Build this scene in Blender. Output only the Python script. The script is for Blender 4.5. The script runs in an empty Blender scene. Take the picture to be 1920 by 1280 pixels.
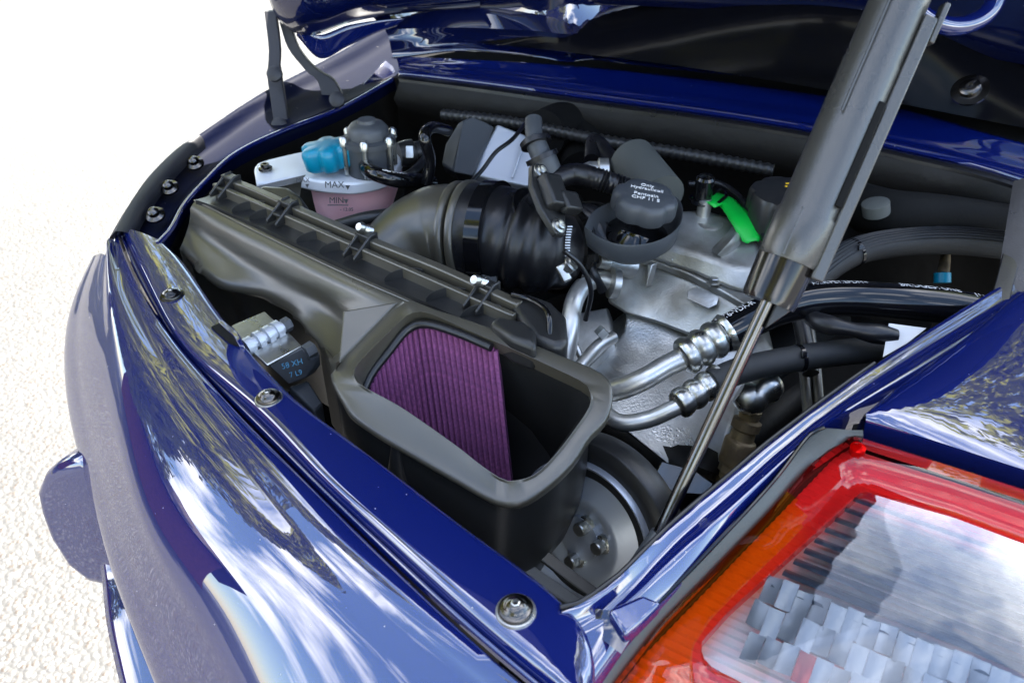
import bpy, bmesh, math, random
from mathutils import Vector, Matrix, Quaternion, noise
random.seed(7)
SC = bpy.context.scene
COL = SC.collection
# ------------------------------------------------------------------ camera
CAMZ, PITCH, YAW, FPX = 1.30, 34.0, 48.0, 1576.0
cd = bpy.data.cameras.new('camera'); cam = bpy.data.objects.new('camera', cd); COL.objects.link(cam)
cam.location = (0, 0, CAMZ)
cam.rotation_euler = (math.radians(90 - PITCH), 0, math.radians(YAW))
cd.sensor_width = 36.0; cd.lens = 36.0 * FPX / 1920.0
cd.clip_start = 0.02; cd.clip_end = 500
cd.dof.use_dof = True; cd.dof.focus_distance = 0.80; cd.dof.aperture_fstop = 11.0
SC.camera = cam
# ------------------------------------------------------------------ light
SUN_EL, SUN_AZ = 60.0, -46.0           # azimuth measured from +Y (front of the car) towards +X
W = bpy.data.worlds.new('World'); SC.world = W; W.use_nodes = True
nt = W.node_tree; nt.nodes.clear()
def N(tree, t, **kw):
    n = tree.nodes.new(t)
    for k, v in kw.items(): setattr(n, k, v)
    return n
sky = N(nt, 'ShaderNodeTexSky', sky_type='NISHITA', sun_disc=False)
sky.sun_elevation = math.radians(SUN_EL); sky.sun_rotation = math.radians(SUN_AZ)
sky.air_density = 1.0; sky.dust_density = 0.3
tc = N(nt, 'ShaderNodeTexCoord')
mp = N(nt, 'ShaderNodeMapping'); mp.inputs['Scale'].default_value = (1.0, 1.0, 2.2)
nz = N(nt, 'ShaderNodeTexNoise'); nz.inputs['Scale'].default_value = 2.6; nz.inputs['Detail'].default_value = 7; nz.inputs['Roughness'].default_value = 0.58
rp = N(nt, 'ShaderNodeValToRGB'); rp.color_ramp.elements[0].position = 0.50; rp.color_ramp.elements[1].position = 0.66
mx = N(nt, 'ShaderNodeMix', data_type='RGBA')
bg = N(nt, 'ShaderNodeBackground'); bg.inputs['Strength'].default_value = 0.10
wo = N(nt, 'ShaderNodeOutputWorld')
nt.links.new(tc.outputs['Generated'], mp.inputs['Vector']); nt.links.new(mp.outputs[0], nz.inputs['Vector'])
nt.links.new(nz.outputs['Fac'], rp.inputs[0]); nt.links.new(rp.outputs[0], mx.inputs['Factor'])
nt.links.new(sky.outputs[0], mx.inputs['A']); mx.inputs['B'].default_value = (11.5, 11.6, 12.0, 1)
nt.links.new(mx.outputs['Result'], bg.inputs['Color']); nt.links.new(bg.outputs[0], wo.inputs['Surface'])
sd = bpy.data.lights.new('sun', 'SUN'); sd.energy = 3.9; sd.angle = math.radians(0.55); sd.color = (1.0, 0.95, 0.87)
so = bpy.data.objects.new('sun', sd); COL.objects.link(so); so.location = (0, 0, 6)
_e, _a = math.radians(SUN_EL), math.radians(SUN_AZ)
SUNDIR = Vector((math.sin(_a) * math.cos(_e), math.cos(_a) * math.cos(_e), math.sin(_e)))
so.rotation_euler = SUNDIR.to_track_quat('Z', 'Y').to_euler()
SC.view_settings.view_transform = 'Standard'; SC.view_settings.look = 'None'
SC.view_settings.exposure = 2.7; SC.view_settings.gamma = 1.0; SC.view_settings.use_curve_mapping = False
try: SC.cycles.max_bounces = 10; SC.cycles.transparent_max_bounces = 12
except Exception: pass
# ------------------------------------------------------------------ helpers: survey points
_p, _y = math.radians(PITCH), math.radians(YAW)
FW = Vector((-math.sin(_y) * math.cos(_p), math.cos(_y) * math.cos(_p), -math.sin(_p)))
RT = Vector((math.cos(_y), math.sin(_y), 0)); UP = RT.cross(FW)
C0 = Vector((0, 0, CAMZ)); HD = Vector((-math.sin(_y), math.cos(_y), 0))
XA, YA, ZA = Vector((1, 0, 0)), Vector((0, 1, 0)), Vector((0, 0, 1))
def ray(x, y): return FW + RT * ((x - 960) / FPX) - UP * ((y - 640) / FPX)
def PZ(x, y, z):                       # the point of height z seen in that direction
    v = ray(x, y); return C0 + v * ((z - CAMZ) / v.z)
def PD(x, y, d): return C0 + ray(x, y) * d
def PP(x, y, o, n):                    # the point of a plane (origin, normal)
    v = ray(x, y); return C0 + v * ((o - C0).dot(n) / v.dot(n))
def plane3(a, b, c): return a, (b - a).cross(c - a).normalized()
def px(d): return d / FPX              # metres per photo pixel at a distance
def cr(pts, n):                        # Catmull-Rom, n samples evenly by chord
    P = [Vector(p) for p in pts]
    if len(P) == 2: return [P[0].lerp(P[1], i / (n - 1)) for i in range(n)]
    Q = [P[0] * 2 - P[1]] + P + [P[-1] * 2 - P[-2]]
    L = [0]
    for i in range(1, len(P)): L.append(L[-1] + (P[i] - P[i - 1]).length)
    out = []
    for i in range(n):
        s = L[-1] * i / (n - 1); k = 0
        while k < len(P) - 2 and L[k + 1] < s: k += 1
        t = (s - L[k]) / max(1e-9, L[k + 1] - L[k]); a, b, c, d = Q[k], Q[k + 1], Q[k + 2], Q[k + 3]
        out.append(0.5 * ((2 * b) + (c - a) * t + (2 * a - 5 * b + 4 * c - d) * t * t + (3 * b - a - 3 * c + d) * t * t * t))
    return out
def CZ(pts, n=40, z=None, dz=0):       # curve through survey points (x,y,z)
    return cr([PZ(p[0], p[1], (z if z is not None else p[2]) + dz) for p in pts], n)
# ------------------------------------------------------------------ helpers: objects
def thing(name, label, cat, loc, group=None):
    o = bpy.data.objects.new(name, None); COL.objects.link(o); o.location = loc
    o.empty_display_size = 0.02; o['label'] = label; o['category'] = cat
    if group: o['group'] = group
    return o
def wloc(o):
    v = Vector(o.location)
    while o.parent: o = o.parent; v = v + o.location
    return v
def mesh(name, V, F, mat, parent=None, smooth=True, bevel=0, seg=2, sub=0, solid=0, auto=40, **props):
    V = [Vector(v) for v in V]
    c = sum(V, Vector()) / len(V)
    me = bpy.data.meshes.new(name); me.from_pydata([tuple(v - c) for v in V], [], F); me.update()
    if mat: me.materials.append(mat)
    bm = bmesh.new(); bm.from_mesh(me); bmesh.ops.recalc_face_normals(bm, faces=bm.faces)
    if smooth:
        for f in bm.faces: f.smooth = True
        lim = math.radians(auto)
        for e in bm.edges:
            if len(e.link_faces) == 2 and e.calc_face_angle(0) > lim: e.smooth = False
    bm.to_mesh(me); bm.free()
    o = bpy.data.objects.new(name, me); COL.objects.link(o)
    if parent: o.parent = parent; o.location = c - wloc(parent)
    else: o.location = c
    if solid: m = o.modifiers.new('solid', 'SOLIDIFY'); m.thickness = abs(solid); m.offset = 0
    if bevel:
        m = o.modifiers.new('bevel', 'BEVEL'); m.width = bevel; m.segments = seg; m.limit_method = 'ANGLE'; m.angle_limit = math.radians(35)
        m.harden_normals = False
    if sub: m = o.modifiers.new('sub', 'SUBSURF'); m.levels = sub; m.render_levels = sub
    for k, v in props.items(): o[k] = v
    return o
class G:                                # collects shapes into one mesh
    def __init__(s): s.V = []; s.F = []
    def add(s, V, F):
        b = len(s.V); s.V += [Vector(v) for v in V]; s.F += [tuple(i + b for i in f) for f in F]; return s
    def grid(s, rows, closed=False, cap=False):
        n = len(rows[0]); V = [p for r in rows for p in r]; F = []
        for i in range(len(rows) - 1):
            for j in range(n if closed else n - 1):
                k = (j + 1) % n; F.append((i * n + j, i * n + k, (i + 1) * n + k, (i + 1) * n + j))
        if cap: F.append(tuple(range(n))[::-1]); F.append(tuple((len(rows) - 1) * n + j for j in range(n)))
        return s.add(V, F)
    def box(s, c, ax, ay, az, sx, sy, sz):
        c = Vector(c); V = []
        for i in (-.5, .5):
            for j in (-.5, .5):
                for k in (-.5, .5): V.append(c + ax * sx * i + ay * sy * j + az * sz * k)
        return s.add(V, [(0, 1, 3, 2), (4, 6, 7, 5), (0, 4, 5, 1), (2, 3, 7, 6), (0, 2, 6, 4), (1, 5, 7, 3)])
    def prism(s, poly, ext):
        n = len(poly); P = [Vector(p) for p in poly]
        return s.add(P + [p + ext for p in P], [tuple(range(n)), tuple(range(2 * n - 1, n - 1, -1))] + [(i, (i + 1) % n, n + (i + 1) % n, n + i) for i in range(n)])
    def lathe(s, o, ax, prof, seg=32, lobes=0, amp=0):
        ax = ax.normalized(); u = ax.orthogonal().normalized() if abs(ax.z) > .999 else ax.cross(ZA).normalized(); v = ax.cross(u)
        rows = []
        for r, h in prof:
            row = []
            for k in range(seg):
                a = 2 * math.pi * k / seg; rr = r * (1 + (amp * math.cos(lobes * a) if lobes else 0))
                row.append(o + ax * h + (u * math.cos(a) + v * math.sin(a)) * rr)
            rows.append(row)
        return s.grid(rows, closed=True, cap=True)
    def tube(s, path, rad, seg=20, cap=True):
        n = len(path); rows = []; prev = None
        for i, p in enumerate(path):
            t = (path[min(n - 1, i + 1)] - path[max(0, i - 1)]).normalized()
            if prev is None: u = (t.cross(ZA) if abs(t.z) < .95 else t.cross(XA)).normalized()
            else: u = (prev - t * prev.dot(t)).normalized()
            prev = u; v = t.cross(u); r = rad(i / (n - 1)) if callable(rad) else rad
            rows.append([p + (u * math.cos(2 * math.pi * k / seg) + v * math.sin(2 * math.pi * k / seg)) * r for k in range(seg)])
        return s.grid(rows, closed=True, cap=cap)
    def build(s, name, mat, parent=None, **kw): return mesh(name, s.V, s.F, mat, parent, **kw)
def part(name, g, mat, parent, **kw): return g.build(name, mat, parent, **kw)
def offc(curve, v): return [p + v for p in curve]
def sm(P, n=20):
    P = [p.copy() for p in P]
    for _ in range(n): P = [P[0]] + [P[i] * .5 + (P[i - 1] + P[i + 1]) * .25 for i in range(1, len(P) - 1)] + [P[-1]]
    return P
def loft(curves, sub=1):
    if sub <= 1: return G().grid(curves)
    n = len(curves[0]); cols = [cr([c[j] for c in curves], (len(curves) - 1) * sub + 1) for j in range(n)]
    return G().grid([[cols[j][i] for j in range(n)] for i in range(len(cols[0]))])
def text(s, name, o, xd, yd, size, mat, parent, depth=0.0003, mapper=None, align='CENTER', squash=1.0):
    cu = bpy.data.curves.new(name, 'FONT'); cu.body = s; cu.size = size; cu.align_x = align; cu.align_y = 'CENTER'; cu.extrude = 0 if mapper else depth
    cu.resolution_u = 3
    t = bpy.data.objects.new('tmp', cu); COL.objects.link(t); bpy.context.view_layer.update()
    me = bpy.data.meshes.new_from_object(t); V = [v.co.copy() for v in me.vertices]; F = [tuple(p.vertices) for p in me.polygons]
    bpy.data.objects.remove(t); bpy.data.curves.remove(cu); bpy.data.meshes.remove(me)
    xd = xd.normalized(); yd = (yd - xd * yd.dot(xd)).normalized(); nn = xd.cross(yd)
    W3 = [mapper(v) if mapper else o + xd * v.x * squash + yd * v.y + nn * v.z for v in V]
    return mesh(name, W3, F, mat, parent, smooth=False)
# ------------------------------------------------------------------ materials
def mat(name, col, rough=.5, metal=0, coat=0, crough=.03, bump=0, bscale=200, var=0, vscale=8, ior=1.5, col2=None, rvar=0, bdist=.001, spec=.5, flake=0, aniso=0):
    m = bpy.data.materials.new(name); m.use_nodes = True; t = m.node_tree; b = t.nodes['Principled BSDF']; L = t.links.new
    b.inputs['Base Color'].default_value = (*col, 1); b.inputs['Roughness'].default_value = rough; b.inputs['Metallic'].default_value = metal
    b.inputs['IOR'].default_value = ior; b.inputs['Coat Weight'].default_value = coat; b.inputs['Coat Roughness'].default_value = crough
    b.inputs['Specular IOR Level'].default_value = spec; b.inputs['Coat IOR'].default_value = 2.3
    t_c = N(t, 'ShaderNodeTexCoord')
    if var or col2 or rvar:
        n = N(t, 'ShaderNodeTexNoise'); n.inputs['Scale'].default_value = vscale; n.inputs['Detail'].default_value = 5; L(t_c.outputs['Object'], n.inputs['Vector'])
        r = N(t, 'ShaderNodeMapRange'); r.inputs[1].default_value = .35; r.inputs[2].default_value = .65; L(n.outputs['Fac'], r.inputs[0])
        if var or col2:
            x = N(t, 'ShaderNodeMix', data_type='RGBA'); L(r.outputs[0], x.inputs['Factor'])
            c2 = col2 or tuple(c * (1 - var) for c in col)
            x.inputs['A'].default_value = (*col, 1); x.inputs['B'].default_value = (*c2, 1); L(x.outputs['Result'], b.inputs['Base Color'])
        if rvar:
            q = N(t, 'ShaderNodeMapRange'); L(n.outputs['Fac'], q.inputs[0]); q.inputs[1].default_value = .3; q.inputs[2].default_value = .7
            q.inputs[3].default_value = max(.02, rough - rvar); q.inputs[4].default_value = rough + rvar; L(q.outputs[0], b.inputs['Roughness'])
    if bump:
        n = N(t, 'ShaderNodeTexNoise'); n.inputs['Scale'].default_value = bscale; n.inputs['Detail'].default_value = 3; L(t_c.outputs['Object'], n.inputs['Vector'])
        u = N(t, 'ShaderNodeBump'); u.inputs['Strength'].default_value = bump; u.inputs['Distance'].default_value = bdist; L(n.outputs['Fac'], u.inputs['Height']); L(u.outputs[0], b.inputs['Normal'])
    if flake:                                        # fine dust specks on the clear coat
        v = N(t, 'ShaderNodeTexVoronoi'); v.inputs['Scale'].default_value = 160; L(t_c.outputs['Object'], v.inputs['Vector'])
        r = N(t, 'ShaderNodeMapRange'); r.inputs[1].default_value = .05; r.inputs[2].default_value = .11; r.inputs[3].default_value = 1; r.inputs[4].default_value = 0; L(v.outputs['Distance'], r.inputs[0])
        k = N(t, 'ShaderNodeTexWhiteNoise'); L(v.outputs['Position'], k.inputs['Vector'])
        g = N(t, 'ShaderNodeMath', operation='GREATER_THAN'); g.inputs[1].default_value = 1 - flake; L(k.outputs['Value'], g.inputs[0])
        mm = N(t, 'ShaderNodeMath', operation='MULTIPLY'); L(r.outputs[0], mm.inputs[0]); L(g.outputs[0], mm.inputs[1])
        x = N(t, 'ShaderNodeMix', data_type='RGBA'); L(mm.outputs[0], x.inputs['Factor']); x.inputs['A'].default_value = (*col, 1); x.inputs['B'].default_value = (.45, .42, .38, 1)
        L(x.outputs['Result'], b.inputs['Base Color'])
        q = N(t, 'ShaderNodeMapRange'); L(mm.outputs[0], q.inputs[0]); q.inputs[3].default_value = coat; q.inputs[4].default_value = coat * .2; L(q.outputs[0], b.inputs['Coat Weight'])
    return m
M = dict(
 paint=mat('blue_paint', (.001, .007, .095), .5, .0, 1, .01, flake=.05, spec=.08),
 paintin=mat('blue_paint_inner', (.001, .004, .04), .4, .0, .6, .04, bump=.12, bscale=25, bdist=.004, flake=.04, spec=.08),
 paintfl=mat('blue_paint_flank', (.0007, .0025, .016), .6, 0, .03, .2, bump=.15, bscale=25, bdist=.004, flake=.04, spec=.05),  # same body paint, darkened and dulled for shade missing on the flank
 black=mat('black_plastic', (.019, .019, .019), .36, bump=.35, bscale=900, bdist=.0004, rvar=.08, var=.25, vscale=14),
 satin=mat('satin_plastic', (.066, .060, .045), .31, bump=.2, bscale=1100, bdist=.0003, rvar=.05, spec=.9, var=.2, vscale=10),
 gloss=mat('gloss_black', (.004, .004, .005), .10, bump=.05, bscale=60),
 rubber=mat('rubber', (.009, .009, .011), .34, bump=.25, bscale=400, bdist=.0005, rvar=.1, var=.3, vscale=20),
 matt=mat('matt_black', (.006, .006, .006), .75, spec=.15, bump=.4, bscale=120, var=.4, vscale=6),
 liner=mat('bay_liner', (.0075, .0065, .0055), .5, spec=.3, bump=.5, bscale=30, bdist=.004, var=.4, vscale=5),
 cast=mat('cast_aluminium', (.62, .63, .62), .36, .75, bump=.45, bscale=420, bdist=.0009, col2=(.24, .23, .20), vscale=14, rvar=.12),
 alu=mat('bare_aluminium', (.72, .72, .70), .36, .85, bump=.35, bscale=120, bdist=.0006, col2=(.45, .44, .4), vscale=30, rvar=.08),
 zinc=mat('zinc_steel', (.66, .66, .62), .32, 1, bump=.3, bscale=200, bdist=.0004, rvar=.1, col2=(.4, .4, .38), vscale=40),
 steel=mat('dark_steel', (.13, .125, .12), .22, 1, bump=.1, bscale=90, rvar=.06, col2=(.12, .11, .1), vscale=30),
 disc=mat('pulley_grey', (.48, .51, .56), .38, .6, bump=.2, bscale=300, bdist=.0003, rvar=.08),
 greyp=mat('grey_plastic', (.05, .055, .062), .45, bump=.3, bscale=700, bdist=.0004),
 white=mat('white_plastic', (.72, .74, .78), .35, coat=.2, var=.08, vscale=12),
 pink=mat('coolant_pink', (1.0, .60, .64), .35, coat=.3, col2=(.95, .52, .56), vscale=20),
 teal=mat('teal_plastic', (.0, .20, .32), .34, bump=.1, bscale=300, bdist=.0003),
 green=mat('green_tab', (.0, .42, .04), .4, bump=.05, bscale=200),
 brass=mat('aged_brass', (.34, .26, .15), .5, .7, bump=.6, bscale=260, col2=(.16, .12, .08), vscale=35),
 purple=mat('purple_gauze', (.24, .065, .19), .8, bump=.9, bscale=1400, bdist=.0008, col2=(.14, .035, .115), vscale=300),
 ink=mat('black_ink', (.03, .03, .03), .6), wink=mat('white_ink', (.75, .75, .75), .6), yink=mat('yellow_ink', (.8, .5, .02), .5), bink=mat('cyan_ink', (.02, .12, .2), .6),
 label=mat('label_paper', (.74, .74, .76), .5, var=.12, vscale=40),
 gasket=mat('grey_gasket', (.07, .075, .07), .6, bump=.4, bscale=500, bdist=.0005),
 greytr=mat('charcoal_trim', (.02, .02, .025), .5, bump=.3, bscale=500, bdist=.0005),
 brick=mat('brick', (.30, .09, .05), .8, bump=.5, bscale=40, col2=(.2, .06, .035), vscale=9),
 bark=mat('bark', (.11, .08, .055), .9, bump=.8, bscale=12, bdist=.05, var=.4, vscale=5),
 roof=mat('roof_tile', (.10, .07, .06), .8, bump=.5, bscale=14),
)
# ================================================================== THE PLACE
def ground_mat():
    m = bpy.data.materials.new('exposed_aggregate'); m.use_nodes = True; t = m.node_tree; b = t.nodes['Principled BSDF']; L = t.links.new
    c = N(t, 'ShaderNodeTexCoord')
    v = N(t, 'ShaderNodeTexVoronoi'); v.inputs['Scale'].default_value = 95; L(c.outputs['Object'], v.inputs['Vector'])
    w = N(t, 'ShaderNodeTexWhiteNoise'); L(v.outputs['Position'], w.inputs['Vector'])
    r = N(t, 'ShaderNodeValToRGB'); L(w.outputs['Value'], r.inputs[0]); e = r.color_ramp.elements
    e[0].color = (.10, .088, .078, 1); e[1].color = (.068, .066, .063, 1); e[1].position = 1
    for p, q in ((.2, (.15, .147, .14)), (.4, (.088, .070, .056)), (.55, (.175, .17, .163)), (.75, (.074, .057, .045)), (.9, (.13, .126, .122))):
        k = e.new(p); k.color = (*q, 1)
    r.color_ramp.interpolation = 'CONSTANT'
    d = N(t, 'ShaderNodeMapRange'); d.inputs[1].default_value = .0035 * 95; d.inputs[2].default_value = .0052 * 95; L(v.outputs['Distance'], d.inputs[0])
    x = N(t, 'ShaderNodeMix', data_type='RGBA'); L(d.outputs[0], x.inputs['Factor']); L(r.outputs[0], x.inputs['A']); x.inputs['B'].default_value = (.088, .085, .082, 1)
    n = N(t, 'ShaderNodeTexNoise'); n.inputs['Scale'].default_value = 1.3; n.inputs['Detail'].default_value = 8; L(c.outputs['Object'], n.inputs['Vector'])
    y = N(t, 'ShaderNodeMix', data_type='RGBA', blend_type='MULTIPLY'); y.inputs['Factor'].default_value = .35; L(x.outputs['Result'], y.inputs['A']); L(n.outputs['Fac'], y.inputs['B'])
    z = N(t, 'ShaderNodeMix', data_type='RGBA', blend_type='ADD'); z.inputs['Factor'].default_value = .0; L(y.outputs['Result'], z.inputs['A']); L(y.outputs['Result'], z.inputs['B'])
    L(z.outputs['Result'], b.inputs['Base Color']); b.inputs['Roughness'].default_value = .55
    u = N(t, 'ShaderNodeBump'); u.invert = True; u.inputs['Strength'].default_value = .6; u.inputs['Distance'].default_value = .004; L(v.outputs['Distance'], u.inputs['Height']); L(u.outputs[0], b.inputs['Normal'])
    return m
g = G().add([(-90, -60, 0), (60, -60, 0), (60, 120, 0), (-90, 120, 0)], [(0, 1, 2, 3)])
g.build('driveway', ground_mat(), smooth=False, kind='structure')

def leafmat(name, a, b2):
    m = bpy.data.materials.new(name); m.use_nodes = True; t = m.node_tree; L = t.links.new; t.nodes.clear()
    o = N(t, 'ShaderNodeOutputMaterial'); oi = N(t, 'ShaderNodeTexCoord'); n = N(t, 'ShaderNodeTexNoise'); n.inputs['Scale'].default_value = 1.1; L(oi.outputs['Object'], n.inputs['Vector'])
    x = N(t, 'ShaderNodeMix', data_type='RGBA'); L(n.outputs['Fac'], x.inputs['Factor']); x.inputs['A'].default_value = (*a, 1); x.inputs['B'].default_value = (*b2, 1)
    d = N(t, 'ShaderNodeBsdfDiffuse'); tr = N(t, 'ShaderNodeBsdfTranslucent'); s = N(t, 'ShaderNodeMixShader'); s.inputs[0].default_value = .5
    L(x.outputs['Result'], d.inputs[0]); L(x.outputs['Result'], tr.inputs[0]); L(d.outputs[0], s.inputs[1]); L(tr.outputs[0], s.inputs[2]); L(s.outputs[0], o.inputs[0]); return m
LEAF = leafmat('leaf_green', (.30, .32, .045), (.50, .48, .08))
def crown_mesh(seed, R, H, n, leaf):
    rnd = random.Random(seed); V = []; F = []
    cl = [(Vector((rnd.gauss(0, .45), rnd.gauss(0, .45), rnd.uniform(-.55, .6))), rnd.uniform(.16, .34)) for _ in range(46)]
    for i in range(n):
        c, r = cl[rnd.randrange(len(cl))]
        d = Vector((rnd.gauss(0, 1), rnd.gauss(0, 1), rnd.gauss(0, .7))).normalized() * r * rnd.uniform(.6, 1)
        p = c + d; p = Vector((p.x * R, p.y * R, p.z * H))
        u = Vector((rnd.gauss(0, 1), rnd.gauss(0, 1), rnd.gauss(0, 1))).normalized(); w = u.orthogonal().normalized(); s = leaf * rnd.uniform(.6, 1.3)
        b = len(V); V += [p - u * s, p + w * s * .5, p + u * s, p - w * s * .5]; F.append((b, b + 1, b + 2, b + 3))
    return V, F
def tree(x, y, h, R, seed, label, name='shade_tree', n=26000, base=.14):
    t = thing(name, label, 'tree', (x, y, 0), 'trees around the driveway')
    rnd = random.Random(seed); g = G()
    g.tube(cr([Vector((x, y, 0)), Vector((x + .1, y, h * .25)), Vector((x - .1, y + .1, h * .5)), Vector((x, y, h * .85))], 12), lambda s: .24 * (1 - s * .8), 10)
    for k in range(8):
        a = k * 2.4 + rnd.random(); z0 = h * rnd.uniform(.3, .6); q = Vector((x, y, z0))
        g.tube(cr([q, q + Vector((math.cos(a) * R * .4, math.sin(a) * R * .4, h * .12)), q + Vector((math.cos(a) * R * .8, math.sin(a) * R * .8, h * .3))], 7), lambda s: .09 * (1 - s * .85), 7)
    g.build('trunk', M['bark'], t)
    V, F = crown_mesh(seed, R, h * (1 - base) * .62, n, .17)
    cz = h * (base + (1 - base) * .52)
    mesh('crown', [v + Vector((x, y, cz)) for v in V], F, LEAF, t, smooth=False)
def at(el_az, dist): a = math.radians(el_az); return math.sin(a) * dist, math.cos(a) * dist   # azimuth from +Y to +X
for az, d_, h, R, sd_, lb in ((-92, 13, 13, 4.6, 3, 'broad leafy tree beyond the left rear corner of the car'), (-66, 28, 25, 8, 5, 'tall leafy tree straight beyond the open engine lid'),
                      (-40, 20, 15, 5, 8, 'leafy tree ahead of the car beyond the raised lid'), (-102, 11, 9.5, 3.8, 11, 'smaller leafy tree to the left behind the bumper'), (-14, 14, 12, 4.6, 15, 'leafy tree beyond the right side of the car')):
    x, y = at(az, d_); tree(x, y, h, R, sd_, lb)
x, y = at(168, 10); tree(x, y, 9, 3.6, 21, 'leafy tree behind the photographer and the tail lamp')
# brick house standing behind the photographer's left: it shows only mirrored in the bumper
hx, hy = at(-131, 18)
hs = thing('brick_house', 'low red brick house with a dark hipped roof beside the driveway', 'house', (hx, hy, 0))
ha = Vector((math.cos(.9), math.sin(.9), 0)); hb = ha.cross(ZA)
G().box(Vector((hx, hy, 1.5)), ha, hb, ZA, 13, 6, 3.0).build('wall', M['brick'], hs, smooth=False)
c_ = Vector((hx, hy, 3.0)); rr = [c_ + ha * i * 7 + hb * j * 3.7 for i, j in ((-1, -1), (1, -1), (1, 1), (-1, 1))]; ri = [c_ + ha * i * 3.6 + ZA * 1.7 for i in (-1, 1)]
G().add(rr + ri, [(0, 1, 5, 4), (1, 2, 5), (2, 3, 4, 5), (3, 0, 4), (3, 2, 1, 0)]).build('roof', M['roof'], hs, smooth=False)

# ================================================================== CAR BODY
car = thing('car_body', 'dark blue rear body of a sports car around its open engine bay', 'car', (-.6, .25, 0))
NL = 64
E1 = [(300, 452, .857), (335, 484, .857), (395, 572, .857), (450, 642, .857), (505, 708, .857), (560, 758, .857), (700, 860, .857), (860, 985, .857), (1000, 1085, .857), (1080, 1148, .856), (1136, 1198, .855), (1130, 1250, .850), (1108, 1310, .846)]
G1 = [(231, 428, .856), (247, 462, .856), (278, 525, .856), (303, 578, .856), (325, 619, .856), (362, 666, .856), (419, 712, .856), (497, 775, .856), (599, 889, .856), (694, 972, .856), (803, 1072, .856), (898, 1157, .855), (1043, 1275, .854), (1110, 1330, .853)]
G2 = [(221, 440, .852), (238, 486, .852), (262, 534, .852), (294, 587, .852), (325, 631, .852), (375, 686, .852), (444, 765, .852), (549, 868, .852), (672, 990, .852), (790, 1103, .852), (898, 1203, .851), (1003, 1290, .85), (1060, 1335, .85)]
G3 = [(212, 447, .848), (223, 494, .848), (260, 581, .848), (303, 659, .848), (350, 722, .848), (400, 780, .848), (513, 910, .848), (617, 1030, .847), (717, 1121, .846), (853, 1228, .845), (930, 1290, .844), (990, 1340, .843)]
e1, g1, g2, g3 = (sm(CZ(x, NL), 14) for x in (E1, G1, G2, G3))
def mixc(a, b, t, dz=0): return [p.lerp(q, t) + Vector((0, 0, dz)) for p, q in zip(a, b)]
# slam panel: inner flange, flat, rolled edge into the groove
slam = part('slam_panel', loft([offc(e1, Vector((0, .004, -.03))), offc(e1, Vector((0, .003, -.004))), e1, mixc(e1, g1, .08, .0015), mixc(e1, g1, .5, .003), mixc(e1, g1, .9, .002), g1, mixc(g1, g2, .18, -.004), mixc(g1, g2, .3, -.008)], 3), M['paint'], car, auto=80)
part('rubber_seal', loft([mixc(g1, g2, .3, -.0085), mixc(g1, g2, .42, -.0052), mixc(g1, g2, .62, -.0052), mixc(g1, g2, .74, -.0085)], 3), M['paint'], car, auto=80)
# bumper skin
K = [(200, 478, .842), (192, 560, .832), (200, 660, .824), (218, 760, .816), (240, 850, .806), (252, 905, .80), (262, 965, .795), (297, 1027, .79), (358, 1111, .785), (405, 1175, .78), (470, 1290, .775), (500, 1350, .77)]
S = [(176, 490, .80), (135, 545, .765), (117, 610, .74), (119, 680, .725), (121, 745, .715), (131, 803, .705), (160, 900, .695), (186, 993, .69), (211, 1090, .685), (240, 1162, .68), (274, 1238, .675), (300, 1310, .67), (325, 1370, .665)]
k_, s_ = sm(CZ(K, NL), 60), sm(CZ(S, NL), 60)
inn = Vector((.05, .08, 0))
rows = [mixc(g2, g3, 0, -.006), mixc(g2, g3, .1, -.001), mixc(g2, g3, .3, .002), mixc(g2, g3, .75, .0015), g3, mixc(g3, k_, .06, -.001), mixc(g3, k_, .35, .008), mixc(g3, k_, .72, .009), k_,
        mixc(k_, s_, .25, .004), mixc(k_, s_, .6, .006), s_, [p + inn * .25 + Vector((0, 0, -.05)) for p in s_], [p + inn * 1 + Vector((0, 0, -.12)) for p in s_]]
part('bumper_skin', loft(rows, 4), M['paint'], car, auto=80)
# lower bumper moulding, seen below the skin at lower left
lo = CZ([(186, 1010, .60), (195, 1080, .58), (203, 1160, .575), (220, 1240, .57), (245, 1340, .565)], 20)
part('lower_bumper', loft([[p + Vector((.06, .10, .05)) for p in lo], [p + Vector((.012, .02, .012)) for p in lo], lo, [p + Vector((.004, .006, -.02)) for p in lo], [p + Vector((.05, .07, -.16)) for p in lo]], 4), M['paint'], car, auto=80)
# bumper guard (over-rider)
F_ = [(60, 922), (74, 890), (98, 872), (142, 860), (190, 880), (215, 1000), (235, 1112), (208, 1109), (165, 1099), (122, 1066), (86, 1010), (68, 962)]
fp, fn = PZ(66, 920, .66), (-HD + Vector((-.35, -.1, .12))).normalized()
poly = [PP(x, y, fp, fn) for x, y in F_]
part('bumper_guard', G().prism(poly, Vector((-.012, .075, .012))), M['paint'], car, bevel=.014, seg=5, auto=80)
# left flank of the opening
L_out = [(212, 440, .85), (240, 390, .855), (280, 333, .86), (330, 283, .865), (372, 254, .87), (450, 200, .875), (505, 166, .88), (600, 118, .89), (700, 62, .90), (745, 30, .91)]
L_in = [(300, 452, .845), (335, 385, .848), (380, 332, .85), (430, 290, .853), (520, 247, .86), (620, 206, .865), (690, 172, .87), (748, 138, .875)]
lo_, li_ = sm(CZ(L_out, 50), 8), sm(CZ(L_in, 50), 8)
part('left_flank', loft([[p + Vector((-.06, -.02, -.10)) for p in lo_], [p + Vector((-.02, -.005, -.02)) for p in lo_], lo_, mixc(lo_, li_, .12, -.002), mixc(lo_, li_, .3, -.012), mixc(lo_, li_, .8, -.008), mixc(lo_, li_, .93, -.003), li_, offc(li_, Vector((.003, 0, -.008))), offc(li_, Vector((.004, 0, -.03)))], 3), M['paintfl'], car, auto=80)
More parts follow.
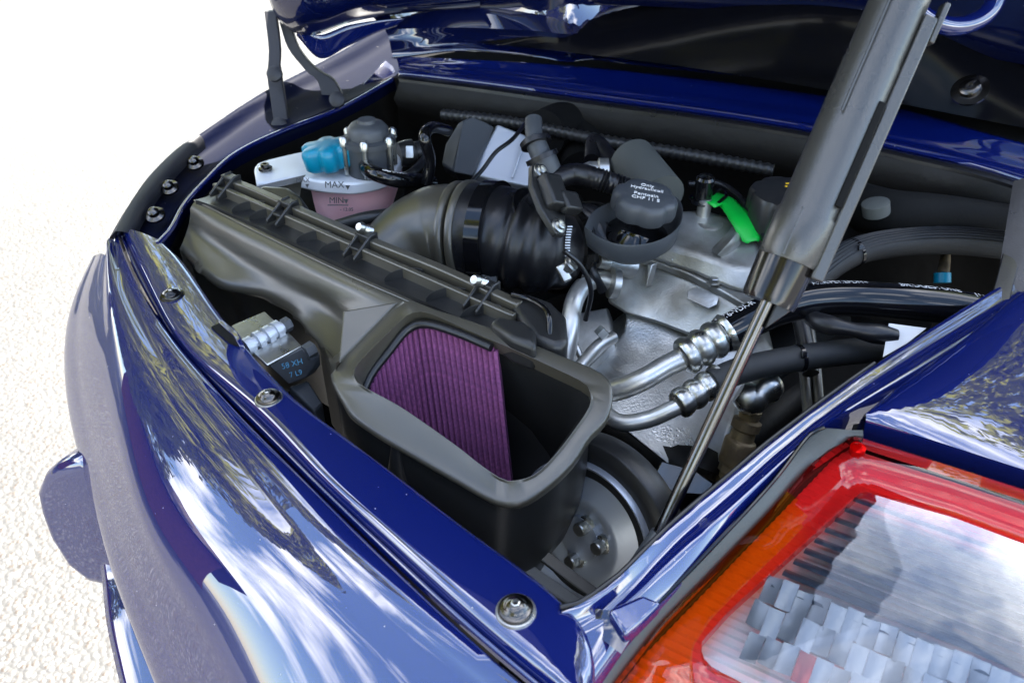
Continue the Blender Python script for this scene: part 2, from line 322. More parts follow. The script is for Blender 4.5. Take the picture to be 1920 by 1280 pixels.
tr_o = CZ([(213, 436, .862), (240, 386, .867), (280, 329, .872), (330, 280, .877), (370, 253, .88)], 24)
tr_i = CZ([(243, 440, .856), (272, 385, .861), (310, 333, .866), (350, 290, .871), (382, 262, .874)], 24)
part('flank_trim', loft([offc(tr_o, Vector((-.004, -.002, -.012))), tr_o, mixc(tr_o, tr_i, .5, .003), tr_i, offc(tr_i, Vector((.002, 0, -.012)))], 3), M['greytr'], car)
bead = CZ([(296, 458, .857), (322, 428, .857), (345, 385, .857), (385, 340, .86), (430, 297, .863), (480, 268, .866), (545, 240, .87), (640, 203, .873), (735, 150, .88)], 40)
part('drain_lip', G().tube(bead, .0035, 10), M['paint'], car)
for (x, y, z) in ((365, 304, .865), (317, 350, .862), (290, 401, .86)):
    o = PZ(x, y, z); ax = Vector((.3, -.35, .9))
    s = G().lathe(o, ax, [(.001, -.004), (.0115, -.004), (.0115, -.001), (.007, .001), (.0065, .006), (.004, .008), (.001, .008)], 20).build('screw', M['steel'], car)
# screws of the slam panel: washer, head, hex drive
for (x, y, r, mm) in ((322, 551, .011, 'gloss'), (503, 743, .0105, 'steel'), (967, 1140, .0115, 'steel')):
    o = PZ(x, y, .861); ax = Vector((0, -.05, 1)).normalized()
    s = G().lathe(o, ax, [(r * .6, -.003), (r * 1.0, -.003), (r * 1.02, -.001), (r * .95, .0008), (r * .7, .0012), (r * .62, .0025), (r * .45, .0045), (r * .2, .0052), (.0004, .0052)], 32).build('screw', M[mm], car, auto=50)
    G().lathe(o, ax, [(r * .28, .003), (r * .28, .0062), (r * .2, .0066), (r * .18, .0045), (.0003, .0045)], 6).build('hex_socket', M['zinc'], s, smooth=False)
    G().lathe(o, ax, [(r * .9, -.0035), (r * 1.16, -.0035), (r * 1.12, -.0015), (r * .9, -.001)], 32).build('washer', M['zinc' if mm == 'steel' else 'gloss'], s)
# right rail of the opening
R1 = [(1052, 1142, .858), (1092, 1131, .858), (1125, 1108, .858), (1165, 1078, .858), (1205, 1038, .858), (1269, 976, .858), (1362, 898, .859), (1465, 812, .86), (1650, 677, .862), (1850, 552, .865), (1960, 485, .867)]
Rm = [(1066, 1205, .845), (1120, 1180, .845), (1175, 1140, .847), (1215, 1100, .85), (1262, 1052, .853), (1320, 1000, .856), (1404, 925, .858), (1480, 856, .86), (1560, 790, .862), (1720, 690, .865), (1900, 580, .868), (2010, 515, .87)]
R2 = [(1100, 1290, .84), (1150, 1222, .842), (1192, 1168, .845), (1240, 1120, .848), (1290, 1072, .851), (1340, 1022, .853), (1450, 908, .857), (1516, 822, .86), (1600, 770, .862), (1760, 690, .865), (1940, 585, .868), (2040, 520, .87)]
r1, rm, r2 = CZ(R1, 60), CZ(Rm, 60), CZ(R2, 60)
part('right_rail', loft([offc(r1, Vector((-.004, 0, -.04))), offc(r1, Vector((-.001, 0, -.004))), r1, mixc(r1, rm, .1, .001), mixc(r1, rm, .5, -.004), mixc(r1, rm, .92, .001), rm, mixc(rm, r2, .3, -.003), mixc(rm, r2, .9, -.012), offc(r2, Vector((0, 0, -.03)))], 3), M['paint'], car, auto=80)
part('rail_seal', G().tube(offc(r1[:34], Vector((-.001, 0, .0015))), .0016, 8), M['rubber'], car)
part('corner_gusset', loft([CZ([(1050, 1150, .845), (1110, 1185, .842), (1165, 1225, .84)], 12), CZ([(1060, 1142, .846), (1120, 1165, .846), (1185, 1190, .845)], 12), CZ([(1072, 1136, .85), (1130, 1142, .852), (1200, 1150, .85)], 12)], 2), M['paintin'], car)
part('corner_tab', G().prism([PZ(1140, 1140, .858), PZ(1205, 1112, .858), PZ(1242, 1128, .856), PZ(1198, 1172, .852), PZ(1172, 1190, .852)], Vector((0, 0, -.012))), M['paint'], car, bevel=.003, seg=3)
# quarter panel with its sharp lower corner
Q = [PZ(1617, 783, .872), PZ(1640, 752, .873), PZ(1784, 655, .876), PZ(1925, 541, .88), PZ(2150, 380, .885)]
Qb = [PZ(1623, 789, .872), PZ(1720, 815, .872), PZ(1820, 848, .872), PZ(1920, 880, .872), PZ(2200, 965, .872)]
qa, qb = sm(cr(Q, 24), 6), sm(cr(Qb, 24), 10)
part('quarter_panel', loft([offc(qa, Vector((-.002, 0, -.02))), offc(qa, Vector((-.001, 0, -.003))), qa, mixc(qa, qb, .02, .0012), mixc(qa, qb, .1, .003), mixc(qa, qb, .3, .005), mixc(qa, qb, .5, .006), mixc(qa, qb, .75, .0048), mixc(qa, qb, .92, .0026), mixc(qa, qb, .98, .001), qb, offc(qb, Vector((0, .001, -.002))), offc(qb, Vector((0, .004, -.03)))], 1), M['paint'], car, auto=80)
part('lamp_recess', G().prism([PZ(1600, 795, .852), PZ(1640, 790, .852), PZ(1930, 875, .852), PZ(2250, 970, .852), PZ(2250, 1000, .852), PZ(1920, 935, .852), PZ(1700, 860, .852), PZ(1590, 830, .852)], Vector((0, 0, -.04))), M['matt'], car)
# upright of the right side with brown lip
a, b = PD(1848, 596, .83), PD(1902, 418, .92); c, d = PD(1875, 590, .80), PD(1935, 400, .88)
part('rain_channel_post', G().prism([PD(1846, 592, .83), PD(1894, 415, .93), PD(1908, 415, .93), PD(1860, 594, .83)], Vector((.012, .004, 0))), M['rubber'], car, bevel=.002)
part('inner_quarter', G().prism([PD(1858, 600, .84), PD(1900, 340, .96), PD(2160, 260, .96), PD(2160, 520, .84)], Vector((.02, .01, 0))), M['rubber'], car)
part('hinge_bracket', G().prism([PD(1890, 425, .92), PD(1905, 375, .95), PD(1960, 360, .95), PD(1950, 420, .92)], Vector((.02, .02, 0))), M['gasket'], car, bevel=.003)
# cowl under the rear window
ZB = .895
Cw = [
 [(748, 138, .885), (900, 156, .885), (1120, 186, .885), (1300, 210, .885), (1510, 243, .885), (1700, 284, .88), (1850, 318, .875), (2050, 380, .87)],
 [(748, 128, .890), (900, 146, .890), (1120, 176, .890), (1300, 200, .890), (1510, 232, .890), (1700, 272, .885), (1850, 305, .88), (2050, 360, .875)],
 [(746, 118, .892), (900, 137, .892), (1120, 166, .892), (1300, 190, .892), (1510, 221, .892), (1700, 255, .888), (1850, 290, .884), (2050, 340, .88)],
 [(744, 112, .895), (900, 128, .895), (1120, 155, .895), (1300, 176, .895), (1510, 203, .895), (1700, 240, .892), (1850, 275, .89), (2050, 320, .886)],
 [(742, 106, .905), (900, 112, .905), (1100, 126, .905), (1300, 146, .905), (1500, 172, .905), (1700, 205, .902), (1850, 250, .9), (2050, 300, .896)]]
cws = [CZ(r, 50) for r in Cw]
bk = CZ([(746, 150, .885), (900, 170, .885), (1120, 202, .885), (1300, 226, .885), (1510, 258, .885), (1700, 300, .88), (1850, 335, .873), (2050, 400, .865)], 50)
part('cowl_panel', loft([offc(cws[0], Vector((0, .004, -.006))), cws[0], mixc(cws[0], cws[1], .5, .0015), cws[1], mixc(cws[1], cws[2], .5, -.003), cws[2], cws[3], cws[4], offc(cws[4], Vector((0, .006, -.012)))], 2), M['paint'], car, auto=80)
part('cowl_gap', loft([offc(cws[4], Vector((0, .006, -.006))), offc(cws[4], Vector((0, .05, .0))), offc(cws[4], Vector((0, .12, .05)))], 1), M['matt'], car)
part('cowl_seal', loft([offc(cws[0], Vector((0, .004, -.004))), mixc(cws[0], bk, .3, .001), mixc(cws[0], bk, .8, .002), offc(bk, Vector((0, .004, -.006)))], 2), M['rubber'], car)
part('bulkhead', loft([offc(bk, Vector((0, .003, -.004))), offc(bk, Vector((0, -.010, -.022))), offc(bk, Vector((0, -.006, -.045))), offc(bk, Vector((0, .03, -.10))), offc(bk, Vector((0, .04, -.2))), offc(bk, Vector((0, .02, -.45)))], 3), M['liner'], car, auto=80)
# tub of the bay
lw, rw, fw_ = offc(li_, Vector((.006, 0, -.02))), offc(r1, Vector((-.006, 0, -.03))), offc(e1[:54], Vector((0, .006, -.025)))
loop = list(reversed(li_)) + []
def wall(nm, c, v): part(nm, loft([c, [p + v + Vector((0, 0, -.12)) for p in c], [p + v * 1.3 + Vector((0, 0, -.45)) for p in c]], 2), M['liner'], car)
wall('left_liner', lw, Vector((-.01, 0, 0))); wall('right_liner', rw, Vector((.02, 0, 0))); wall('rear_liner', fw_, Vector((0, -.04, 0)))
ut = [Vector((p.x, p.y, .42)) for p in list(reversed(fw_)) + lw] + [Vector((-1.3, 1.3, .42)), Vector((.1, 1.4, .42))] + [Vector((p.x + .02, p.y, .42)) for p in reversed(rw)]
G().add(ut, [tuple(range(len(ut)))]).build('undertray', M['matt'], car, smooth=False)
part('corner_liner', loft([[li_[-7].lerp(bk[6], t) + Vector((-.03, .05, .0)) for t in (-.2, .25, .5, .75, 1.2)], [li_[-7].lerp(bk[6], t) + Vector((-.03, .06, -.5)) for t in (-.2, .25, .5, .75, 1.2)]], 2), M['liner'], car)
part('side_skin', loft([[p + Vector((-.06, -.02, -.10)) for p in lo_], [p + Vector((-.10, -.02, -.25)) for p in lo_], [p + Vector((-.08, 0, -.55)) for p in lo_]], 2), M['paint'], car)
# body of the car going forward: rear window slope and roof, mostly hidden behind the raised lid
hb0 = cws[4][0]; hb1 = cws[4][-1]
rw0 = [hb0 + Vector((-.10, .06, .01)), hb0.lerp(hb1, .5) + Vector((0, .06, .03)), hb1 + Vector((.1, .06, .01))]
part('rear_window', loft([cr(rw0, 12), cr([p + Vector((0, .55, .26)) for p in rw0], 12), cr([p + Vector((0, 1.1, .38)) for p in rw0], 12), cr([p + Vector((0, 2.4, .30)) for p in rw0], 12)], 3), M['gloss'], car)

# ================================================================== ENGINE LID (open)
# lower flange of the lid above the gap
l0 = CZ([(738, 110, .905), (860, 96, .908), (1000, 106, .908), (1060, 116, .908), (1110, 112, .908), (1250, 128, .908), (1450, 148, .908), (1570, 162, .905), (1700, 180, .905), (1850, 215, .90), (2050, 260, .9)], 60)
def lift(c, dy, dz): return [p + Vector((0, dy, dz)) for p in c]
l1 = CZ([(734, 98, .915), (860, 82, .918), (1000, 90, .918), (1060, 98, .918), (1110, 92, .918), (1250, 100, .918), (1450, 120, .918), (1570, 140, .915), (1700, 160, .912), (1850, 195, .91), (2050, 240, .91)], 60)
l2 = CZ([(730, 76, .93), (860, 68, .932), (1000, 74, .932), (1060, 80, .932), (1110, 72, .932), (1250, 78, .932), (1450, 100, .93), (1570, 116, .928), (1700, 140, .925), (1850, 175, .92), (2050, 220, .92)], 60)
l3 = CZ([(722, 56, .945), (860, 52, .948), (1000, 58, .948), (1060, 64, .948), (1110, 60, .948), (1250, 60, .948), (1450, 78, .945), (1570, 94, .942), (1700, 120, .94), (1850, 155, .935), (2050, 200, .93)], 60)
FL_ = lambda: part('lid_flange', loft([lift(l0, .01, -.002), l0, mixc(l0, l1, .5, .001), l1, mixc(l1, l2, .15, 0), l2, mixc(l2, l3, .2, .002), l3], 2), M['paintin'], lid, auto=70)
l4 = CZ([(690, 38, .955), (860, 30, .965), (1000, 26, .97), (1120, 28, .97), (1300, 36, .97), (1450, 46, .968), (1570, 62, .962), (1700, 88, .955), (1850, 130, .95), (2050, 180, .945)], 60)
l5 = [p + Vector((0, -.006, .01)) for p in l4]
up1 = [p + Vector((0, -.05, .055)) for p in l4]; up2 = [p + Vector((0, -.28, .42)) for p in l4]; up3 = [p + Vector((0, -.74, .92)) for p in l4]; up4 = [p + Vector((0, -.80, .98)) for p in l4]  # upper rows stretched out of view to shade bay and block mirrored sky
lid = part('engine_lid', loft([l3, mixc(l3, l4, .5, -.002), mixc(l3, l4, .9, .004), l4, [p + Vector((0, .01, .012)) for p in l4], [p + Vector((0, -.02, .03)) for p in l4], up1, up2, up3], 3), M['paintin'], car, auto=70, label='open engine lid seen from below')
FL_()
back = [p + Vector((0, .03, .02)) for p in l4]
part('lid_insulation', loft([[p + Vector((0, -.008, -.008)) for p in r_] for r_ in (mixc(up1, up2, .3), up2, mixc(up2, up3, .5, .012), mixc(up2, up3, .97))], 2), M['matt'], lid, auto=80)
part('lid_outer_skin', loft([[p + Vector((0, .02, .0)) for p in l3], [p + Vector((0, .0, .10)) for p in l4], [p + Vector((0, -.22, .48)) for p in l4], [p + Vector((0, -.50, .80)) for p in l4], up4, [p + Vector((0, -.79, .955)) for p in l4], up3], 3), M['paint'], lid, auto=80)
# rolled left corner of the lid
def TZ(pts, n=30): return cr([PD(x, y, d) for x, y, d in pts], n)
c0 = TZ([(492, -30, 1.30), (512, 28, 1.31), (545, 62, 1.33), (590, 68, 1.34), (660, 44, 1.35), (760, 28, 1.36), (900, 18, 1.38)], 40)
c1 = TZ([(520, -40, 1.24), (532, 8, 1.26), (560, 42, 1.28), (600, 44, 1.30), (670, 18, 1.31), (770, 4, 1.32), (900, -2, 1.34)], 40)
c2 = TZ([(560, -50, 1.22), (575, -14, 1.23), (600, 8, 1.25), (630, 8, 1.27), (690, -12, 1.28), (780, -20, 1.30), (900, -24, 1.32)], 40)
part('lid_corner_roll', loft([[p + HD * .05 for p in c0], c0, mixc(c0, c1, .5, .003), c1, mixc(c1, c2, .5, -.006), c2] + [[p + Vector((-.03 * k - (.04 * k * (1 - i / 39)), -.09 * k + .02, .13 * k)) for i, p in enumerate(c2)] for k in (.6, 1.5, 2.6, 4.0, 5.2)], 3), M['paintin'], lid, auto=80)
c3 = TZ([(556, 66, 1.36), (600, 110, 1.38), (650, 88, 1.39), (700, 64, 1.40), (745, 48, 1.40)], 24)
c4 = TZ([(560, 56, 1.34), (600, 66, 1.36), (650, 48, 1.37), (700, 40, 1.38), (760, 34, 1.39)], 24)
part('lid_corner_flange', loft([c3, mixc(c3, c4, .5, 0), c4], 2), M['paint'], lid, solid=.002)
# swaged ring in the upper right of the lid, and the fixing screw
ring = TZ([(1690, -40, .98), (1725, 26, .98), (1790, 50, .99), (1850, 26, 1.0), (1885, -40, 1.0)], 30)
part('swage_rim', G().tube(ring, .011, 14), M['paint'], lid)
o = PD(1819, 168, 1.02); ax = (Vector((0, -.65, .75)))
s = G().lathe(o, ax, [(.001, -.004), (.021, -.004), (.0215, 0), (.013, .001), (.012, .006), (.009, .008), (.004, .008), (.0035, .005), (.001, .005)], 28).build('screw', M['steel'], lid)
# left hinge arms
hg = car
def arm(pts, w, nm, m):
    g = G(); P = cr([PD(x, y, d) for x, y, d in pts], 16); side = RT
    g.grid([[p - side * w(i / 15) + HD * .004, p + side * w(i / 15) + HD * .004, p + side * w(i / 15) - HD * .006, p - side * w(i / 15) - HD * .006] for i, p in enumerate(P)], closed=True, cap=True)
    return g.build(nm, m, hg, bevel=.0015)
arm([(508, 20, 1.34), (516, 90, 1.33), (515, 135, 1.32), (523, 190, 1.31), (530, 240, 1.30)], lambda t: .0095 if t < .5 else .0115, 'lid_hinge', M['greytr']); hg = bpy.data.objects['lid_hinge']
arm([(535, 40, 1.36), (552, 90, 1.37), (585, 130, 1.38), (612, 150, 1.38), (630, 195, 1.38)], lambda t: .009 + .018 * max(0, t - .45), 'hinge_lever', M['greytr'])
for x, y in ((516, 140), (525, 236), (633, 188)): G().lathe(PD(x, y, 1.29), -FW, [(.012, 0), (.012, .006), (.007, .009), (.001, .009)], 16).build('pivot_bolt', M['greytr'], hg)
part('inner_stay', G().prism([PD(640, 200, 1.38), PD(722, 112, 1.45), (PD(736, 122, 1.45)), PD(668, 208, 1.38)], Vector((.01, .0, -.01))), M['paintin'], car, bevel=.002)
# ================================================================== AIR FILTER BOX
box = thing('air_filter_box', 'long matt black filter box with ribbed clipped lid and large open inlet', 'air filter box', tuple(PZ(640, 560, .82)))
NB = 50
ZT = .874
seam = CZ([(366, 376), (400, 392), (454, 420), (555, 469), (660, 518), (757, 560), (830, 592)], NB, z=ZT)
c_a = CZ([(357, 390, .868), (392, 408, .868), (444, 436, .868), (545, 486, .868), (648, 538, .868), (742, 580, .868), (790, 602, .868)], NB)
c_b = CZ([(357, 398, .862), (386, 428, .856), (440, 462, .854), (545, 520, .852), (615, 558, .850), (655, 585, .85), (700, 610, .85)], NB)
c_c = CZ([(355, 418, .850), (380, 444, .846), (450, 486, .843), (540, 536, .841), (604, 570, .838), (636, 600, .836), (650, 640, .834)], NB)
c_d = CZ([(347, 444, .842), (375, 474, .838), (440, 510, .834), (520, 552, .831), (580, 590, .828), (612, 630, .826), (628, 672, .824)], NB)
c_e = CZ([(337, 468, .832), (365, 498, .828), (405, 532, .824), (482, 552, .822), (540, 582, .820), (575, 620, .818), (600, 652, .816)], NB)
dn = Vector((0, 0, -1))
rec = [p + Vector((0, .028 if 8 < i < 48 else .004 + .003 * min(i, 8), -.010)) for i, p in enumerate(c_e)]
part('lower_housing', loft([offc(seam, Vector((0, .004, 0))), seam, c_a, c_b, c_c, c_d, c_e, offc(c_e, Vector((0, .002, -.006))), offc(rec, Vector((0, .004, -.01))), offc(rec, Vector((0, .006, -.06))), offc(rec, Vector((0, .01, -.15)))], 3), M['satin'], box, auto=85)
part('mould_line', G().tube(offc(seam, Vector((0, -.001, .0005))), .0011, 6), M['satin'], box)
le = [seam[0], c_a[0], c_b[0], c_c[0], c_d[0], c_e[0], c_e[0] + Vector((0, .002, -.15))]
part('end_wall', loft([le, [p + Vector((.02, .14, .0)) for p in le]], 1), M['satin'], box)
# lid of the box
rail_in = CZ([(402, 346), (440, 362), (535, 404), (680, 468), (800, 520), (905, 566), (965, 592)], NB, z=.887)
rail_out = CZ([(425, 336), (470, 352), (560, 392), (700, 452), (820, 500), (920, 545), (975, 570)], NB, z=.892)
seam2 = CZ([(366, 376), (400, 388), (454, 412), (555, 459), (660, 508), (757, 551), (850, 594), (960, 640), (1010, 664)], NB, z=.877)
base_ = offc(rail_in, Vector((0, -.002, -.010)))
part('filter_lid', loft([offc(seam2, Vector((0, 0, -.006))), seam2, mixc(seam2, base_, .06, .001), mixc(seam2, base_, .5, -.001), base_, offc(rail_out, Vector((0, .0, -.012))), offc(rail_out, Vector((0, .016, -.015))), offc(rail_out, Vector((0, .024, -.05)))], 2), M['black'], box, auto=50)
def bar(c, w, h): 
    side = (c[-1] - c[0]).cross(ZA).normalized() * w
    return G().grid([[p - side * .5, p - side * .5 + ZA * h, p + side * .5 + ZA * h, p + side * .5] for p in c], closed=True, cap=True)
part('clamp_rail', bar(offc(rail_in, Vector((0, 0, -.012))), .006, .014), M['satin'], box, bevel=.0012)
part('clamp_rail', bar(offc(rail_out, Vector((0, 0, -.012))), .010, .014), M['satin'], box, bevel=.0015)
ax_b = (seam2[-1] - seam2[0]).normalized(); pr_b = ax_b.cross(ZA).normalized()       # along the box, towards the bumper
if pr_b.y > 0: pr_b = -pr_b
# curved stiffening fins along the seam
finp = [(436, 398), (469, 412), (557, 455), (600, 475), (722, 528), (800, 565), (864, 597)]
first = None
for i, (x, y) in enumerate(finp):
    o = PZ(x, y, .878); V = []; n = 10; rows = []
    for k in range(n + 1):
        a = math.pi * .5 * k / n
        rows.append([o + ax_b * (.026 * (1 - math.cos(a))) - pr_b * (.028 * math.sin(a)) + ZA * (h_ * (.3 + .7 * math.sin(a) ** .5) ) for h_ in (-.004, .0105)])
    G().grid([[a_ + pr_b * .0008, b_ + pr_b * .0008, b_ - pr_b * .0008, a_ - pr_b * .0008] for a_, b_ in rows], closed=True, cap=True).build('stiffening_fin', M['black'], box, bevel=.0004)
# clip brackets and their screws
for i, (x, y) in enumerate(((430, 352), (537, 400), (682, 462), (908, 556))):
    o = PZ(x, y, .884); g = G()
    for s_ in (-.008, .008):
        p = o + ax_b * s_
        g.prism([p + pr_b * .024 - ZA * .006, p + pr_b * .024 - ZA * .001, p - pr_b * .002 + ZA * .016, p - pr_b * .012 + ZA * .016, p - pr_b * .012 - ZA * .006], ax_b * .003)
    g.box(o - pr_b * .004 + ZA * .011, ax_b, pr_b, ZA, .022, .012, .007)
    g.box(o + pr_b * .009 + ZA * .003, ax_b, pr_b, ZA, .016, .012, .004)
    br = g.build('clip_bracket', M['black'], box, bevel=.0012)
    if i > 1:
        q = o - ax_b * .002 + ZA * .018 + pr_b * (.004 if i == 3 else -.006)
        prof = [(.0005, .010), (.004, .010), (.0055, .007), (.0055, .004)] + [(r_, h_) for k in range(6) for r_, h_ in ((.0036, .003 - k * .0022), (.0046, .0018 - k * .0022))] + [(.0005, -.012)]
        G().lathe(q, (pr_b * .9 + ZA * .6), prof, 16).build('clip_screw', M['zinc'], br)
# stepped end of the lid with its rim seal
e0 = [PZ(952, 560, .893), PZ(985, 545, .895), PZ(1035, 562, .895), PZ(1062, 590, .89), PZ(1066, 640, .885), PZ(1040, 652, .882), PZ(1000, 634, .884)]
part('lid_end', G().prism(e0, Vector((0, 0, -.05))), M['black'], box, bevel=.007, seg=4)
e2 = [PZ(915, 604, .889), PZ(935, 588, .891), PZ(985, 600, .893), PZ(1006, 616, .893), PZ(1006, 650, .890), PZ(960, 632, .89)]
part('lid_step', G().prism(e2, Vector((0, 0, -.03))), M['black'], box, bevel=.006, seg=4)
rimc = cr([PZ(960, 552, .897), PZ(990, 560, .897), PZ(1020, 578, .897), PZ(1030, 600, .893), PZ(1030, 650, .875)], 20)
part('lid_gasket', G().tube(rimc, .0028, 10), M['gloss'], box)
bk_ = [PZ(470, 360, .885), PZ(495, 345, .892), PZ(540, 350, .895), PZ(562, 366, .895), PZ(580, 392, .888), PZ(560, 400, .885)]
part('rear_shroud', G().prism(bk_, Vector((0, .02, -.06))), M['black'], box, bevel=.005, seg=3)
# inlet plane
IO, IN_ = plane3(PZ(780, 589, .880), PZ(1100, 715, .874), PZ(870, 850, .838))
if IN_.z < 0: IN_ = -IN_
def PI_(x, y, h=0): return PP(x, y, IO, IN_) + IN_ * h
OUT = [(757, 561), (720, 588), (680, 624), (650, 660), (626, 690), (617, 702), (624, 725), (640, 754), (655, 780), (690, 806), (726, 829), (790, 866), (857, 904), (925, 941), (967, 946), (1001, 930), (1048, 893), (1081, 857), (1103, 820), (1136, 786), (1148, 750), (1147, 718), (1128, 697), (1101, 684), (1060, 668), (990, 640), (900, 606), (820, 580)]
OPN = [(767, 592), (740, 616), (700, 655), (671, 686), (664, 703), (668, 716), (690, 731), (757, 768), (857, 838), (900, 872), (944, 901), (967, 903), (1001, 893), (1034, 863), (1070, 818), (1104, 768), (1109, 748), (1104, 730), (1091, 717), (1030, 688), (960, 656), (880, 622), (807, 590), (786, 587)]
def ringc(pts, n=96, h=0):
    P = [PI_(x, y, h) for x, y in pts]; P = P[-1:] + P + P[:2]
    L = cr(P, 800); 
    # keep only the closed lap
    i0 = min(range(0, 200), key=lambda i: (L[i] - P[1]).length); i1 = min(range(600, 800), key=lambda i: (L[i] - P[-2]).length)
    L = L[i0:i1]; d = [0]
    for i in range(1, len(L)): d.append(d[-1] + (L[i] - L[i - 1]).length)
    out = []; j = 0
    for k in range(n):
        s = d[-1] * k / n
        while d[j + 1] < s: j += 1
        out.append(L[j])
    return out
ro, ri = ringc(OUT), ringc(OPN)
# align the rings by angle about the centre
ctr = sum(ri, Vector()) / len(ri); eu = (PI_(1100, 720) - PI_(780, 589)).normalized(); ev = IN_.cross(eu)
def byang(r):
    R_ = sorted([(math.atan2((p - ctr).dot(ev), (p - ctr).dot(eu)), p) for p in r], key=lambda t: t[0]); out = []
    for k in range(96):
        a = -math.pi + 2 * math.pi * k / 96; hi = next((i for i, t in enumerate(R_) if t[0] >= a), 0); A, B = R_[hi - 1], R_[hi]
        d = (B[0] - A[0]) % (2 * math.pi); t = ((a - A[0]) % (2 * math.pi)) / d if d else 0; out.append(A[1].lerp(B[1], min(1, t)))
    return out
ro, ri = byang(ro), byang(ri)
nI = IN_
part('inlet_frame', G().grid([[p - nI * .012 + (q - p) * .10 for p, q in zip(ro, ri)], [p - nI * .004 for p in ro], [p - nI * .001 + (q - p) * .03 for p, q in zip(ro, ri)], [p.lerp(q, .16) for p, q in zip(ro, ri)], [p.lerp(q, .90) for p, q in zip(ro, ri)], [p.lerp(q, .97) + nI * .0022 for p, q in zip(ro, ri)], [q + nI * .0022 for q in ri], [q - nI * .002 for q in ri], [q - nI * .02 + (ctr - q) * .01 for q in ri]], closed=True), M['satin'], box, auto=60)
inner = [q + (ctr - q) * -.04 for q in ri]
dpt = HD * .02 + ZA * -.155
def lsh(q, k): return -eu * max(0, (q - ctr).dot(eu)) * .22
eL = max(-(q - ctr).dot(eu) for q in inner); cols = [k for k in range(96) if (inner[k] - ctr).dot(eu) > -eL * .42 or (inner[k] - ctr).dot(nI.cross(eu)) < -.012] if False else [k for k in range(96) if (inner[k] - ctr).dot(eu) > -eL * .50]
st_ = next(i for i, k in enumerate(cols) if k + 1 not in cols) + 1 if len(cols) < 96 and 0 in cols and 95 in cols else 0
cols = cols[st_:] + cols[:st_]
part('inlet_chamber', G().grid([[r_[k] for k in cols] for r_ in ([[q - nI * .012 for q in inner], [q + dpt * .12 + lsh(q, 1.2) * .6 for q in inner], [q + dpt * .6 + lsh(q, 1.7) for q in inner], [q + dpt + lsh(q, 1) - (q - ctr) * .10 for q in inner], [(q + dpt).lerp(ctr + dpt, .9) for q in inner]])]), M['matt'], box, auto=60)
# outer walls under the flange
wo_ = [p.lerp(q, .16) - eu * max(0, (p - ctr).dot(eu)) * .14 for p, q in zip(ro, ri)]
part('inlet_body', G().grid([[p.lerp(q, .2) - nI * .003 for p, q in zip(ro, ri)], [p - nI * .012 for p in wo_], [p + Vector((0, 0, -.02)) for p in wo_], [p + Vector((0, 0, -.09)) for p in wo_], [p.lerp(ctr, .02) + Vector((-.001, .0, -.12)) for p in wo_], [p.lerp(ctr, .12) + Vector((0, .0, -.155)) for p in wo_], [p.lerp(ctr, .5) + Vector((0, .0, -.18)) for p in wo_]], closed=True), M['black'], box, auto=60)
part('drain_boss', G().tube([PI_(741, 822, -.004), PI_(741, 826, -.01) + Vector((0, -.002, -.03)), PI_(745, 830, -.02) + Vector((0, 0, -.10))], lambda t: .004 + .013 * t, 16), M['black'], box)
part('corner_facet', G().prism([PI_(649, 594, .010), PI_(748, 567, .002), PI_(636, 682, .0025)], -nI * .02), M['satin'], box, bevel=.002, smooth=False)
part('neck_fillet', loft([cr([c_a[-1], c_b[-1], c_c[-1], c_d[-1], c_e[-1], c_e[-1] + Vector((0, 0, -.1))], 16), cr([PI_(757, 566, .001), PI_(720, 592, .001), PI_(690, 622, .001), PI_(655, 662, .001), PI_(628, 700, -.001), PI_(640, 745, -.03) + Vector((0, 0, -.06))], 16)], 3), M['satin'], box)
# the pleated filter inside
flt = thing('air_filter', 'purple pleated cotton air filter seen through the inlet opening', 'air filter', tuple(PI_(820, 720) + Vector((0, 0, -.05))))
fd = (ZA * -1 + HD * -.28 + RT * .10).normalized()
FO = PI_(924, 643, -.006); FT = PI_(694, 668) - ZA * .022; fx = (FO - FT).normalized(); fL = (FO - FT).length; fnrm = fx.cross(fd).normalized()
if fnrm.dot(FW) > 0: fnrm = -fnrm
FO = FO + fnrm * .003
pw = .0066
fpath = cr([PI_(924, 643, -.006), PI_(860, 615, -.007), PI_(800, 596, -.009), PI_(762, 604, -.012), PI_(722, 640, -.018), PI_(688, 672, -.024), PI_(668, 700, -.03)], 200)
acc = [0]
for i in range(1, 200): acc.append(acc[-1] + (fpath[i] - fpath[i - 1]).length)
npl = int(acc[-1] / pw)
def fat(s):
    k = 0
    while k < 198 and acc[k + 1] < s: k += 1
    return fpath[k].lerp(fpath[k + 1], (s - acc[k]) / (acc[k + 1] - acc[k])), (fpath[max(0, k - 6)] - fpath[min(199, k + 6)])
me0 = None; X0 = None
for i in range(npl):
    o, tg_ = fat(pw * (i + .5)); tg_ = (tg_ - fd * tg_.dot(fd)).normalized()
    if me0 is None:
        X0 = tg_; N0 = X0.cross(fd); N0 = N0 if N0.dot(FW) < 0 else -N0; n = 9; rows = []
        for j in range(13):
            rows.append([o + fd * (.150 * j / 12) + X0 * pw * (k / (n - 1) - .5) + N0 * (.0048 * (1 - abs(2 * k / (n - 1) - 1) ** 1.7)) for k in range(n)])
        me0 = G().grid(rows).build('pleat', M['purple'], flt); o0 = o; L0 = Vector(me0.location)
        oc_ = L0 + wloc(flt) - o0
    else:
        c = me0.copy(); COL.objects.link(c); c.parent = flt; c.rotation_mode = 'QUATERNION'
        q_ = X0.rotation_difference(tg_); c.rotation_quaternion = q_; c.location = o + q_ @ oc_ - wloc(flt)
part('filter_seal', G().tube([p + N0 * .004 + ZA * .001 for p in fpath[::6]], .0042, 10), M['rubber'], flt)
part('filter_edge', G().box(FO + fx * .0016 + fd * .078 - fnrm * .004, fx, fd, fnrm, .0035, .150, .012), M['purple'], flt)

